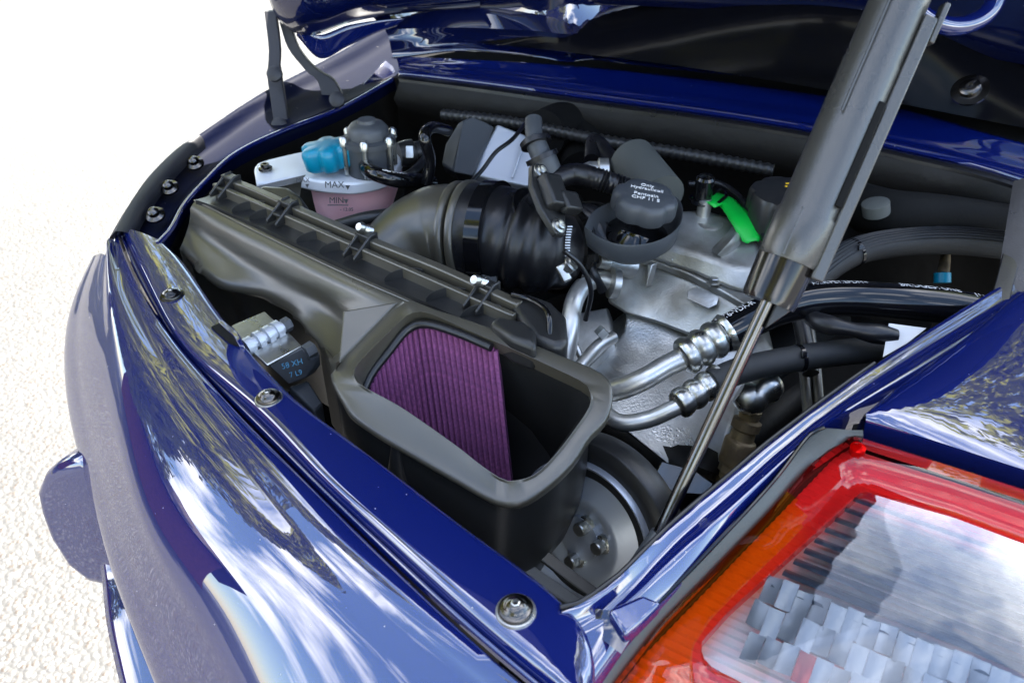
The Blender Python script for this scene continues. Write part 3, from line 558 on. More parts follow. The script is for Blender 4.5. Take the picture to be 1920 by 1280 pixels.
# ================================================================== INTAKE TRACT
duct = thing('intake_duct', 'bulbous moulded intake duct rising from the filter box', 'air duct', tuple(PZ(740, 450, .84)))
dp = cr([PZ(690, 540, .79), PZ(728, 492, .81), PZ(778, 456, .826), (PZ(826, 440, .836)), PZ(866, 440, .84)], 30)
part('duct_shell', G().tube(dp, lambda t: .034 + .026 * min(1, t * 1.3) ** .8 if t < .8 else .060 - .006 * (t - .8), 40), M['satin'], duct, auto=80)
pa = (dp[-1] - dp[-3]).normalized()
for k, (s_, r_) in enumerate(((-.004, .064), (.010, .0655))):
    part('ring_bead', G().lathe(dp[-1] + pa * s_, pa, [(.055, -.004), (r_ - .001, -.004), (r_, -.002), (r_, .003), (r_ - .002, .005), (.055, .005)], 56), M['satin'], duct, auto=60)
hose = thing('intake_hose', 'wide black rubber intake hose with bellows between duct and throttle body', 'rubber hose', tuple(PZ(960, 430, .84)))
ip = cr([dp[-1] + pa * .010, dp[-1] + pa * .045, PZ(955, 450, .845), PZ(1030, 466, .838), PZ(1080, 464, .825), PZ(1118, 455, .81)], 90)
def rib(t):
    if t < .22: return .0625 - .02 * max(0, t - .05)
    if t < .5: return .056 + .0028 * math.sin((t - .22) * 67)
    r = .054 - .006 * min(1, max(0, t - .2) * 3)
    return r + (.005 * math.sin((t - .60) * 95) if t > .60 else 0)
part('hose_wall', G().tube(ip, rib, 44), M['rubber'], hose, auto=80)
band = thing('hose_clamp', 'dark strap band around the intake hose behind the ribbed duct collar', 'hose clamp', tuple(ip[12]))
part('strap', G().lathe(ip[13], (ip[15] - ip[12]).normalized(), [(.058, -.009), (.0655, -.009), (.0655, .009), (.058, .009)], 48), M['gloss'], band, auto=40)
bq = ip[13] + (-UP * .050 - FW * .030 - RT * .004)
part('strap_lug', G().box(bq, RT, UP, FW, .022, .020, .014), M['black'], band, bevel=.003)
wc = thing('worm_clamp', 'zinc worm drive clamp with slotted band on the bellows hose', 'hose clamp', tuple(ip[52]))
wa = (ip[54] - ip[50]).normalized()
part('band', G().lathe(ip[52], wa, [(.050, -.006), (.0535, -.006), (.0535, .006), (.050, .006)], 48), M['steel'], wc, auto=40)
wp = PD(1066, 455, .93)
for k in range(13): 
    part('band_slot', G().box(PD(1066.5 - k * .35 + (k - 6) ** 2 * .06, 425 + k * 5, .915), RT, UP, FW, .0055, .0012, .002), M['zinc'], wc)
part('screw_housing', G().box(PD(1057, 512, .915), (RT + UP * .5).normalized(), (UP - RT * .5).normalized(), FW, .011, .020, .010), M['zinc'], wc, bevel=.002)
part('clamp_screw', G().lathe(PD(1068, 498, .912), (UP * .8 + RT * .5 - FW * .6), [(.007, -.006), (.007, .004), (.005, .005), (.0005, .005)], 8), M['zinc'], wc, smooth=False)
th = thing('air_flow_sensor', 'black throttle sensor housing bolted on top of the intake hose with torx screws', 'sensor housing', tuple(PZ(1010, 400, .87)))
tax = (RT * .55 + UP * .35 - FW * .55).normalized()
oo = PD(1003, 402, .965)
part('stub', G().lathe(oo - tax * .03, tax, [(.030, -.03), (.031, .025), (.034, .027), (.034, .032), (.01, .033)], 40), M['gloss'], th, auto=50)
fa = PD(1012, 322, .925); fb = PD(1046, 424, .905)
fdir = (fb - fa).normalized(); fs = (tax.cross(fdir)).normalized()
part('flange', G().prism([fa - fdir * .010 + fs * .006, fa - fdir * .008 - fs * .008, fa + fdir * .02 - fs * .020, fb - fdir * .02 - fs * .018, fb + fdir * .010 - fs * .006, fb + fdir * .010 + fs * .008, fb - fdir * .02 + fs * .022, fa + fdir * .02 + fs * .018], -tax * .008), M['black'], th, bevel=.0015)
part('plug_block', G().box(fa.lerp(fb, .42) + tax * .006 + fs * .004, fdir, fs, tax, .040, .028, .016), M['black'], th, bevel=.003)
part('plug_block', G().box(fa.lerp(fb, .62) + tax * .010 + fs * .020, fdir, fs, tax, .024, .026, .014), M['black'], th, bevel=.003)
for p in (fa, fb, PD(1070, 494, .91)):
    s = part('torx_screw', G().lathe(p, tax, [(.009, 0), (.009, .002), (.0062, .003), (.0062, .006), (.004, .0066), (.0038, .004), (.0005, .004)], 20), M['zinc'], th, auto=40)
def hose_thing(name, label, pts, rad, m, n=40, rib=None, cat='hose', seg=20, group=None):
    P = cr([PZ(*p) if p[2] < 1 or len(p) == 3 and p[2] < 1.0 else PD(p[0], p[1], p[2]) for p in pts], n)
    r = rad if not rib else (lambda t: (rad(t) if callable(rad) else rad) + rib(t))
    o = thing(name, label, cat, tuple(P[n // 2]), group)
    part('tube', G().tube(P, r, seg), m, o, auto=80)
    return o, P
vh, P = hose_thing('vent_hose', 'black vent hose elbow with ribbed end running to the oil reservoir cap', [(1015, 360, .885), (1040, 338, .90), (1078, 326, .905), (1120, 335, .905), (1170, 352, .895), (1200, 365, .885)], .0125, M['rubber'], 70, lambda t: (.0016 * math.sin(t * 190) if t > .55 else 0))
part('collar', G().lathe(P[8], (P[10] - P[6]), [(.013, -.008), (.0155, -.008), (.0155, .008), (.013, .008)], 24), M['black'], vh, auto=40)
cq, P = hose_thing('breather_elbow', 'black upright quick connector standing behind the intake hose', [(1000, 225, .955), (1003, 262, .94), (1018, 300, .92), (1034, 340, .895)], lambda t: (.0105 if t < .35 else .0165 if t < .42 else .0125 if t < .6 else .017), M['greyp'], 50)
part('collar', G().lathe(P[20], (P[22] - P[18]), [(.013, -.003), (.019, -.003), (.019, .003), (.013, .003)], 24), M['rubber'], cq, auto=40)
part('collar', G().lathe(P[31], (P[33] - P[29]), [(.013, -.003), (.020, -.003), (.020, .003), (.013, .003)], 24), M['rubber'], cq, auto=40)

# ================================================================== COOLANT TANK
tk = thing('coolant_tank', 'white coolant expansion tank half full of pink coolant with a flat mounting arm', 'coolant tank', tuple(PZ(660, 380, .80)))
tc0 = PZ(655, 345, .845)
tp_ = CZ([(476, 318), (484, 305), (530, 292), (590, 280), (660, 272), (748, 280), (750, 302), (724, 330), (669, 343), (622, 342), (582, 337), (552, 331), (505, 341), (480, 342)], 46, z=.872)
part('upper_shell', G().prism(tp_, Vector((0, 0, -.016))), M['white'], tk, bevel=.003, seg=3, auto=60)
rim_ = CZ([(548, 329), (582, 336), (622, 341), (669, 342), (724, 329), (749, 301)], 30, z=.868)
rimb = [PZ(*q) for q in ((552, 346, .852), (585, 357, .852), (622, 362, .852), (669, 362, .852), (723, 349, .852), (750, 322, .852))]
part('level_band', loft([rim_, mixc(rim_, cr(rimb, 30), .5, .001), cr(rimb, 30), [p + Vector((0, .012, -.003)) for p in cr(rimb, 30)]], 2), M['white'], tk, auto=60)
low = cr([PZ(*q) for q in ((576, 352, .852), (600, 360, .852), (640, 364, .852), (690, 360, .852), (728, 346, .852), (748, 322, .852))], 30)
part('coolant_body', loft([offc(low, Vector((.002, .004, .003))), offc(low, Vector((0, .005, -.004))), [p.lerp(tc0, .14) + Vector((0, 0, -.038)) for p in low], [p.lerp(tc0, .3) + Vector((0, .0, -.055)) for p in low], [p.lerp(tc0, .95) + Vector((0, .0, -.062)) for p in low]], 3), M['pink'], tk, auto=80)
part('filler_neck', G().lathe(PZ(630, 300, .872), Vector((-.12, -.1, 1)), [(.028, -.006), (.028, .012), (.025, .013)], 30), M['white'], tk, auto=50)
part('bracket_bolt', G().lathe(PZ(498, 318, .874), ZA, [(.009, 0), (.009, .003), (.0055, .004), (.0055, .008), (.003, .008), (.003, .005), (.0004, .005)], 20), M['steel'], tk, auto=40)
wd = (PZ(700, 350, .86) - PZ(600, 350, .86)).normalized()
def twrite(s, x, y, z, size, m, par, ud=None, rd=None, push=.030):
    o = PZ(x, y, z); o = C0 + (o - C0) * (1 - push / (o - C0).length); return text(s, 'lettering', o, rd or wd, ud or (ZA * .9 + HD * .4), size, m, par)
twrite('MAX', 627, 347, .860, .0115, M['ink'], tk); twrite('MIN', 631, 376, .846, .0105, M['ink'], tk, push=.014)
twrite('MAX', 568, 338, .862, .008, M['ink'], tk)
def tri(x, y, z, s, push=.030):
    o = PZ(x, y, z); o = C0 + (o - C0) * (1 - push / (o - C0).length); u = UP
    G().add([o + wd * s * .5 + u * s * .5, o - wd * s * .5 + u * s * .5, o - u * s * .5], [(0, 1, 2)]).build('level_mark', M['ink'], tk, smooth=False, solid=.0003)
tri(652, 352, .858, .006); tri(576, 349, .858, .005); tri(649, 378, .846, .006, .014)
o = PZ(638, 388, .843) - FW * .014; G().box(o, wd, UP, FW, .026, .0012, .0004).build('level_mark', M['ink'], tk, smooth=False)
twrite('- 12.05', 650, 393, .838, .006, M['ink'], tk, push=.016)
tcap = tk
ca = Vector((-.10, -.06, 1)).normalized(); co = PZ(620, 306, .884)
def lobed(o, ax, prof, m, nm, par, lobes=6, depth=.16, seg=96, sharp=3):
    ax = ax.normalized(); u = ax.cross(YA).normalized(); v = ax.cross(u); rows = []
    for r, h in prof:
        row = []
        for k in range(seg):
            a = 2 * math.pi * k / seg; c = (.5 + .5 * math.cos(lobes * a)) ** sharp
            row.append(o + ax * h + (u * math.cos(a) + v * math.sin(a)) * r * (1 - depth * c))
        rows.append(row)
    return G().grid(rows, closed=True, cap=True).build(nm, m, par, auto=45)
lobed(co, ca, [(.029, -.004), (.034, 0), (.036, .018), (.035, .023), (.031, .026), (.014, .027)], M['teal'], 'coolant_cap', tcap, 6, .26, sharp=1.6)
vv = thing('vent_valve', 'dark round valve unit with a bolted flange beside the teal cap', 'valve', tuple(PZ(693, 290, .88)))
vo = PZ(697, 322, .872); part('barrel', G().lathe(vo, ZA, [(.029, 0), (.029, .038), (.034, .039), (.034, .046), (.026, .048), (.026, .058), (.021, .064), (.012, .066), (.011, .070), (.002, .070)], 40), M['greyp'], vv, auto=40)
for k in range(6):
    a = .3 + k * math.pi / 3; p = vo + Vector((math.cos(a) * .033, math.sin(a) * .033, 0))
    part('flange_bolt', G().lathe(p, ZA, [(.0035, .004), (.0035, .040), (.0055, .041), (.0055, .050), (.003, .053), (.0005, .053)], 12), M['zinc'], vv, auto=40)
h1, P = hose_thing('coolant_hose', 'short glossy black hose curving off the coolant tank towards the duct', [(684, 300, .885), (690, 318, .893), (716, 330, .893), (748, 338, .885), (775, 338, .873), (812, 345, .86)], .0095, M['gloss'], 36)
text('>EPDM<', 'lettering', P[20] + (ZA * .0098), (P[27] - P[16]), ZA.cross(P[27] - P[16]), .008, M['wink'], h1)
hose_thing('vacuum_hose', 'thin glossy black hose looping up behind the intake duct', [(800, 345, .87), (806, 300, .90), (796, 258, .93), (810, 240, .93), (840, 245, .91)], .0075, M['gloss'], 40)
hose_thing('return_hose', 'dark fabric hose lying between tank and duct', [(740, 345, .86), (775, 322, .87), (800, 295, .87)], .006, M['rubber'], 20)
qc = thing('hose_coupling', 'black hose coupling with a metal tag right of the valve unit', 'coupling', tuple(PZ(765, 290, .87)))
qa_ = PZ(748, 290, .875); qb_ = PZ(800, 282, .875)
part('coupling_body', G().lathe(qa_, (qb_ - qa_), [(.016, 0), (.018, .01), (.018, .02), (.014, .022), (.014, .04), (.010, .041)], 24), M['black'], qc, auto=50)
part('tag', G().box(PZ(768, 285, .892), RT, UP, FW, .010, .016, .002), M['zinc'], qc, bevel=.0006)
G().prism([PZ(476, 360, .82), PZ(560, 330, .82), PZ(760, 330, .82), PZ(760, 420, .80), PZ(600, 430, .80)], Vector((0, 0, -.08))).build('tank_support', M['matt'], tk, bevel=.004)
part('support_arm', G().tube(cr([PZ(620, 428, .84), PZ(680, 410, .85), PZ(730, 402, .85)], 14), .008, 12), M['black'], tk)

# ================================================================== ALTERNATOR-LIKE GREY UNIT AND SILVER BOX
al = thing('throttle_actuator', 'grey faceted housing joined to a plain silver box behind the intake duct', 'actuator housing', tuple(PZ(900, 300, .86)))
sf = [PD(886, 328, 1.15), PD(905, 282, 1.155), PD(932, 232, 1.16), PD(984, 252, 1.16), PD(1012, 276, 1.16), PD(1015, 350, 1.14), PD(985, 348, 1.14)]
part('silver_box', G().prism(sf, FW * .06 + Vector((0, .0, -.05))), M['disc'], al, bevel=.003, seg=3)
part('box_rib', G().box(PD(972, 300, 1.148), (PD(985, 262, 1.15) - PD(960, 338, 1.14)).normalized(), RT, FW, .055, .003, .006), M['disc'], al, bevel=.001)
g = G().prism([PD(850, 322, 1.13), PD(886, 330, 1.135), PD(926, 238, 1.155), PD(912, 230, 1.16), PD(884, 219, 1.165), PD(868, 226, 1.15)], FW * .07 + RT * .002)
part('faceted_housing', g, M['greyp'], al, bevel=.002)
part('faceted_rim', G().prism([PD(828, 308, 1.15), PD(850, 322, 1.13), PD(868, 226, 1.15), PD(884, 218, 1.165), PD(860, 230, 1.17), PD(836, 270, 1.16)], FW * .05), M['greyp'], al, bevel=.003)
hub_ = PD(842, 300, 1.2)
G().tube(cr([PD(1020, 250, 1.25), PD(1060, 235, 1.3), PD(1090, 262, 1.3), PD(1095, 320, 1.25)], 20), .035, 20).build('manifold', M['matt'], al)
# ================================================================== COMPRESSOR (cast aluminium)
cp = thing('compressor', 'large cast aluminium compressor housing in the middle of the engine bay', 'compressor', tuple(PZ(1270, 600, .75)))
def prism2(top, bot, mt, nm, par, bevel=.003, seg=3, **k):
    n = len(top); V = top + bot; F = [tuple(range(n)), tuple(range(2 * n - 1, n - 1, -1))] + [(i, (i + 1) % n, n + (i + 1) % n, n + i) for i in range(n)]
    return mesh(nm, V, F, mt, par, bevel=bevel, seg=seg, **k)
def dropz(P, dz, v=Vector()): return [p + Vector((0, 0, dz)) + v for p in P]
# top casting, domed
t0 = [PZ(*q) for q in ((1190, 440, .845), (1215, 412, .85), (1262, 396, .852), (1320, 394, .852), (1372, 410, .85), (1408, 436, .846), (1425, 470, .838), (1418, 505, .83), (1375, 500, .832), (1310, 476, .838), (1240, 458, .84))]
t1 = [PZ(*q) for q in ((1148, 468, .825), (1170, 440, .83), (1225, 410, .83), (1330, 400, .83), (1400, 425, .828), (1430, 462, .82), (1440, 520, .812), (1430, 560, .805), (1370, 545, .81), (1300, 515, .815), (1225, 490, .82))]
prism2(t0, t1, M['cast'], 'upper_casting', cp, .006, 4)
fl = [PZ(*q) for q in ((1142, 470, .823), (1168, 442, .827), (1225, 408, .83), (1335, 398, .83), (1405, 424, .828), (1434, 462, .82), (1444, 520, .812), (1436, 575, .803), (1400, 572, .804), (1355, 545, .808), (1290, 512, .815), (1225, 488, .82), (1170, 478, .823))]
prism2(fl, dropz(fl, -.009), M['cast'], 'joint_flange', cp, .0015, 2)
b0 = [PZ(*q) for q in ((1158, 485, .812), (1230, 496, .810), (1295, 522, .806), (1352, 556, .80), (1395, 582, .796), (1440, 560, .80), (1440, 470, .81), (1330, 405, .82), (1180, 445, .815))]
b1 = [PZ(*q) for q in ((1136, 568, .765), (1170, 590, .762), (1225, 606, .76), (1288, 630, .755), (1340, 655, .75), (1420, 640, .75), (1420, 560, .76), (1320, 500, .765), (1170, 520, .765))]
prism2(b0, b1, M['cast'], 'front_block', cp, .005, 3)
n0 = [PZ(*q) + Vector((.002, .022, -.004)) for q in ((1146, 585, .764), (1200, 604, .76), (1270, 626, .755), (1350, 655, .75), (1410, 640, .75), (1400, 560, .76), (1180, 530, .764))]
n1 = [PZ(*q) + Vector((0, .014, 0)) for q in ((1150, 640, .735), (1210, 680, .73), (1280, 700, .73), (1380, 700, .73), (1440, 680, .73), (1420, 590, .735), (1180, 570, .735))]
n2 = [PZ(*q) for q in ((1080, 730, .70), (1150, 790, .69), (1250, 870, .68), (1345, 880, .68), (1430, 760, .69), (1430, 640, .70), (1100, 640, .70))]
cc = [cr([r[i] for r in (n0, n1, n2)], 9) for i in range(7)]
G().grid([[cc[i][j] for i in range(7)] for j in range(9)], closed=True, cap=True).build('barrel', M['cast'], cp, bevel=.006, seg=3)
part('casting_rib', G().prism([PZ(1226, 490, .818), PZ(1234, 492, .818), PZ(1222, 535, .793)], Vector((-.001, -.010, 0))), M['cast'], cp, bevel=.001)
part('casting_lug', G().prism([PZ(1306, 535, .806), PZ(1350, 555, .802), PZ(1346, 572, .795), PZ(1304, 552, .80)], Vector((-.003, -.014, -.002))), M['cast'], cp, bevel=.002)
for (x, y, z, r) in ((1355, 505, .822, .012), (1330, 420, .845, .02), (1395, 455, .835, .018)):
    part('casting_boss', G().lathe(PZ(x, y, z), Vector((0, 0, 1)), [(r * 1.3, -.03), (r, 0), (r * .8, .003), (r * .3, .003)], 24), M['cast'] if r > .013 else M['steel'], cp, auto=40)
for x, y, z in ((1168, 470, .826), (1262, 492, .82), (1338, 530, .812), (1422, 560, .806), (1236, 418, .832)):
    bb_ = part('flange_bolt', G().lathe(PZ(x, y, z), ZA, [(.009, -.002), (.009, .001), (.006, .0015), (.006, .006), (.005, .007), (.0005, .007)], 6), M['zinc'], cp, smooth=False)
part('rib_bar', loft([cr([PZ(1330, 470, .836), PZ(1360, 440, .848), PZ(1380, 415, .85)], 8), cr([PZ(1345, 478, .840), PZ(1374, 448, .854), PZ(1392, 424, .852)], 8), cr([PZ(1362, 486, .830), PZ(1390, 456, .842), PZ(1404, 434, .845)], 8)], 3), M['cast'], cp)
part('mount_ear', G().lathe(PZ(1136, 497, .82) + Vector((0, .01, 0)), Vector((-.35, -.8, .35)), [(.014, -.03), (.014, .012), (.012, .014), (.0095, .014), (.0085, .008), (.001, .008)], 28), M['cast'], cp, auto=40)
part('mount_ear', G().prism([PZ(1150, 470, .822), PZ(1172, 474, .822), PZ(1160, 500, .81), (PZ(1146, 492, .812))], Vector((-.004, -.010, -.004))), M['cast'], cp, bevel=.002)
mb = part('ear_bolt', G().lathe(PZ(1127, 489, .83), Vector((-.35, -.8, .35)), [(.009, -.01), (.009, .004), (.007, .005), (.005, .005), (.0045, .0), (.0005, .0)], 16), M['alu'], cp, auto=40)
part('drip_shield', G().prism([PZ(1240, 862, .70), PZ(1300, 880, .70), PZ(1340, 905, .69), PZ(1330, 930, .68), PZ(1260, 925, .68), PZ(1225, 890, .69)], Vector((0, 0, -.03))), M['steel'], cp, bevel=.002)
# pipes
pp = thing('water_pipe', 'bent bare aluminium pipe left of the compressor', 'metal pipe', tuple(PZ(1090, 570, .80)))
P = cr([PZ(1150, 528, .805), PZ(1118, 524, .81), PZ(1090, 540, .81), PZ(1074, 575, .80), PZ(1068, 625, .78), PZ(1060, 680, .75)], 30)
part('tube', G().tube(P, .0108, 20), M['alu'], pp)
part('end_flange', G().lathe(PZ(1142, 530, .808), (P[3] - P[0]), [(.012, -.01), (.018, -.01), (.018, -.002), (.012, -.001)], 24), M['alu'], pp, auto=40)
pq = thing('small_pipe', 'thin aluminium pipe crossing low between filter box and compressor', 'metal pipe', tuple(PZ(1120, 660, .75)))
part('tube', G().tube(cr([PZ(1150, 632, .755), PZ(1120, 650, .755), PZ(1085, 690, .745)], 12), .0075, 16), M['alu'], pq)
part('nut', G().lathe(PZ(1122, 630, .765), (RT + UP), [(.008, 0), (.008, .01), (.005, .011)], 6), M['zinc'], pq, smooth=False)
for k, (pts, lab) in enumerate(((((1080, 600, .76), (1110, 640, .745), (1130, 665, .74)), 'silver casting web beneath the bent aluminium pipe'),)):
    t = thing('bracket_web', lab, 'bracket', tuple(PZ(1105, 640, .74)))
    part('web_plate', G().prism([PZ(1085, 585, .76), PZ(1140, 575, .76), PZ(1150, 640, .74), PZ(1090, 700, .72), PZ(1062, 660, .73)], Vector((0, .01, -.02))), M['alu'], t, bevel=.003)
    part('web_rib', G().tube([PZ(1075, 640, .757), PZ(1100, 690, .735)], .004, 10), M['alu'], t)
# ------------------------------------------------ AC lines
def ferrule(a, b, r, par, grooves=3):
    ax = (b - a); Ln = ax.length; prof = [(r * .6, 0)]; n = 40
    for i in range(n + 1):
        t = i / n; s = abs(math.sin(math.pi * t * grooves)); prof.append((r * (.80 + .24 * s ** .45), Ln * (.02 + t * .82)))
    prof += [(r * .98, Ln * .86), (r * 1.08, Ln * .96), (r * 1.1, Ln * .99), (r * 1.0, Ln), (r * .8, Ln)]
    f = part('crimp_ferrule', G().lathe(a, ax, prof, 24, lobes=8, amp=.025), M['zinc'], par, auto=60)
    return f
ac = thing('suction_line', 'aluminium pipe with crimped ferrule feeding the thick glossy printed rubber hose', 'refrigerant line', tuple(PZ(1300, 660, .81)))
P = cr([PZ(1080, 735, .77), PZ(1150, 732, .785), PZ(1205, 712, .80), PZ(1250, 686, .81), PZ(1290, 668, .817)], 30)
part('metal_pipe', G().tube(P, .0113, 22), M['alu'], ac)
fa_, fb_ = PZ(1276, 674, .815), PZ(1366, 622, .835)
ferrule(fa_, fb_, .0185, ac)
hp = cr([PZ(1352, 630, .832), PZ(1395, 607, .84), PZ(1450, 580, .847), PZ(1520, 563, .85), PZ(1600, 560, .85), PZ(1700, 566, .85), PZ(1800, 578, .845), PZ(1930, 610, .835)], 90)
part('rubber_tube', G().tube(hp, .0182, 32), M['gloss'], ac)
def onhose(P, r, s0, side):          # maps flat text onto the hose: x runs along it, y around it
    L = [0]
    for i in range(1, len(P)): L.append(L[-1] + (P[i] - P[i - 1]).length)
    def f(v):
        s = s0 + v.x; k = 0
        while k < len(P) - 2 and L[k + 1] < s: k += 1
        t = (s - L[k]) / (L[k + 1] - L[k]); c = P[k].lerp(P[k + 1], t); tg = (P[k + 1] - P[k]).normalized()
        a = side - 1.5 * v.y / r; e1_ = (ZA - tg * tg.z).normalized(); e2_ = tg.cross(e1_)
        return c + (e1_ * math.cos(a) + e2_ * math.sin(a)) * (r + .0003)
    return f
def sof(P, x):                        # arc length of the survey column x on the path
    s = 0
    for i in range(1, len(P)):
        v = P[i] - C0; q = 960 + FPX * v.dot(RT) / v.dot(FW)
        if q >= x: return s
        s += (P[i] - P[i - 1]).length
    return s
for s_, x, sz, sq in (('W16-VDA-R', 1392, .0080, 1), ('A/IIR/PET/EPDM<', 1576, .0078, 1), ('BRIDGESTONE', 1737, .0092, 1), ('(T)', 1824, .0080, 1)):
    text(s_, 'lettering', None, XA, YA, sz, M['wink'], ac, mapper=onhose(hp, .0182, sof(hp, x), -.22))
dl = thing('discharge_line', 'thinner aluminium pipe and crimped ferrule feeding the braided black hose', 'refrigerant line', tuple(PZ(1300, 740, .79)))
P = cr([PZ(1100, 740, .77), PZ(1132, 772, .765), PZ(1165, 792, .765), (PZ(1215, 786, .77)), PZ(1262, 766, .782), PZ(1290, 752, .787)], 30)
part('metal_pipe', G().tube(P, .0086, 20), M['alu'], dl)
ferrule(PZ(1267, 762, .785), PZ(1350, 708, .80), .0148, dl)
BR = mat('braided_rubber', (.02, .021, .022), .55, bump=.9, bscale=1500, bdist=.0006)
P_br = cr([PZ(1335, 718, .80), PZ(1380, 697, .805), PZ(1450, 680, .81), PZ(1550, 664, .81), PZ(1660, 656, .805), PZ(1800, 665, .80)], 40)
part('braided_tube', G().tube(cr([PZ(1335, 718, .80), PZ(1380, 697, .805), PZ(1450, 680, .81), PZ(1550, 664, .81), PZ(1660, 656, .805), PZ(1800, 665, .80)], 40), .0136, 24), BR, dl)
cw = thing('cable_sleeve', 'twisted black cable sleeve between the two refrigerant hoses', 'cable sleeve', tuple(PZ(1560, 610, .83)))
part('sleeve', G().tube(cr([PZ(1430, 560, .835), PZ(1490, 578, .838), PZ(1540, 605, .84), PZ(1600, 618, .84), PZ(1680, 632, .835)], 40), lambda t: .0075 + .0028 * math.sin(t * 9) ** 2, 16), M['rubber'], cw)
part('sleeve_tip', G().tube([PZ(1473, 560, .845), PZ(1466, 597, .835)], lambda t: .008 * (1 - t) + .001, 10), M['black'], cw)
tg = thing('hose_label', 'small white paper flag label wrapped on the cable sleeve by the rail', 'label', tuple(PZ(1690, 640, .84)))
part('label_flag', G().prism([PZ(1666, 607, .842), PZ(1736, 616, .842), PZ(1700, 644, .835), PZ(1655, 670, .828)], -FW * .001 + UP * .0005), M['label'], tg, smooth=False)
uh, P = hose_thing('ribbed_hose', 'thick matt black ribbed hose arching over to the right side of the bay', [(1480, 580, .80), (1530, 520, .815), (1600, 474, .825), (1690, 455, .83), (1790, 452, .83), (1900, 462, .83)], .0165, BR, 50); P_up = P
for k in range(9):
    a = .1 + k * .22; f = onhose(P, .0168, 0, a - 1.0); Ls = sum((P[i + 1] - P[i]).length for i in range(len(P) - 1))
    part('hose_rib', G().tube([f(Vector((Ls * t / 30, 0, 0))) for t in range(31)], .0008, 5), M['rubber'], uh)
sv = thing('service_connector', 'small yellowed connector with a blue collar below the ribbed hose', 'connector', tuple(PZ(1768, 500, .80)))
part('plug_body', G().tube([PZ(1774, 470, .80), PZ(1772, 490, .795), PZ(1768, 515, .785)], lambda t: .0055 + .002 * t, 14), M['brass'], sv)
part('collar', G().lathe(PZ(1767, 518, .785), UP, [(.010, -.008), (.010, .004), (.006, .005)], 16), M['teal'], sv)
# fittings by the strut
ft = thing('expansion_fitting', 'silver pipe block standing on an aged brass pressure sensor', 'pipe fitting', tuple(PZ(1390, 800, .72)))
a_, b_ = PZ(1412, 758, .755), PZ(1362, 905, .67)
axf = (a_ - b_).normalized(); Lf = (a_ - b_).length
part('brass_sensor', G().lathe(b_, axf, [(.001, 0), (.010, .0), (.011, .012), (.014, .014), (.014, .022), (.0155, .023), (.0165, .026), (.0175, Lf * .52), (.0165, Lf * .55), (.0135, Lf * .57), (.013, Lf * .68), (.0155, Lf * .7), (.0155, Lf * .8), (.011, Lf * .82), (.012, Lf * .93), (.001, Lf)], 12), M['brass'], ft, auto=30)
part('pipe_block', G().tube(cr([PZ(1385, 735, .775), PZ(1410, 748, .77), PZ(1428, 735, .775), (PZ(1450, 715, .78))], 14), lambda t: .012 + .005 * abs(math.sin(t * 6)), 16), M['zinc'], ft)
part('foot_plate', G().box(PZ(1335, 895, .68), (RT - UP * .45).normalized(), HD, ZA, .05, .016, .003), M['steel'], ft)
gt = thing('dipstick_tube', 'pair of dark upright tubes dropping behind the braided hose', 'tube', tuple(PZ(1505, 700, .75)))
for xa, xb in ((1498, 1508), (1515, 1530)): part('tube', G().tube([PZ(xa, 600, .77), PZ(xb, 690, .75), PZ(xb + 8, 790, .72)], .006, 14), M['satin'], gt)
G().prism([PZ(1530, 600, .70), PZ(1750, 600, .70), PZ(1720, 700, .70), PZ(1545, 830, .70)], Vector((0, 0, -.1))).build('side_shield', M['liner'], car)
# ================================================================== POWER STEERING RESERVOIR
ps = thing('hydraulic_oil_cap', 'black scalloped hydraulic oil cap with white print sitting in a drip tray', 'reservoir cap', tuple(PZ(1210, 400, .87)))
po = PZ(1192, 402, .872); pax = (Vector((.0, -.10, 1))).normalized()
cpo = PZ(1211, 366, .905)
pax = (ZA * 1 - HD * .12 + RT * .10).normalized()
lobed(cpo - pax * .012, pax, [(.030, -.010), (.0365, -.009), (.038, -.005), (.0375, .008), (.035, .0125), (.031, .0145), (.018, .0148)], M['greyp'], 'cap_body', ps, 6, .10, sharp=2.5)
part('neck', G().lathe(cpo - pax * .055, pax, [(.038, 0), (.036, .006), (.025, .012), (.022, .020), (.022, .034), (.026, .036)], 36), M['gloss'], ps, auto=60)
tr = [PZ(*q) for q in ((1098, 428, 0.882), (1112, 402, 0.882), (1140, 385, 0.882), (1180, 372, 0.880), (1230, 366, 0.880), (1264, 372, 0.880), (1278, 392, 0.878), (1272, 425, 0.874), (1245, 448, 0.872), (1205, 460, 0.872), (1160, 460, 0.874), (1122, 446, 0.878))]
trc = cr(tr + tr[:1], 49)[:-1]; tcn = sum(trc, Vector()) / 48
part('drip_tray', G().grid([[p.lerp(tcn, .35) + Vector((0, 0, -.028)) for p in trc], [p.lerp(tcn, .10) + Vector((0, 0, -.020)) for p in trc], [p.lerp(tcn, .03) for p in trc], [p.lerp(tcn, -.02) + Vector((0, 0, .002)) for p in trc], [p.lerp(tcn, -.03) for p in trc], [p.lerp(tcn, .04) + Vector((0, 0, -.022)) for p in trc], [p.lerp(tcn, .3) + Vector((0, 0, -.034)) for p in trc]], closed=True, cap=True), M['greyp'], ps, auto=80)
td = (PD(1270, 352, 1) - PD(1170, 322, 1)); td = (td - pax * td.dot(pax)).normalized(); tu = pax.cross(td)
cfc = cpo + pax * .0030
for s_, dv, sz in (('Only', .017, .0078), ('Hydrauliköl'.replace('ö', 'o').replace('ko', 'co') if False else 'Hydraulicoil', .0095, .0078), ('Pentosin', -.004, .0082), ('CHF 11 S', -.0125, .0082)):
    text(s_, 'lettering', cfc + tu * dv, td, tu, sz, M['wink'], ps)
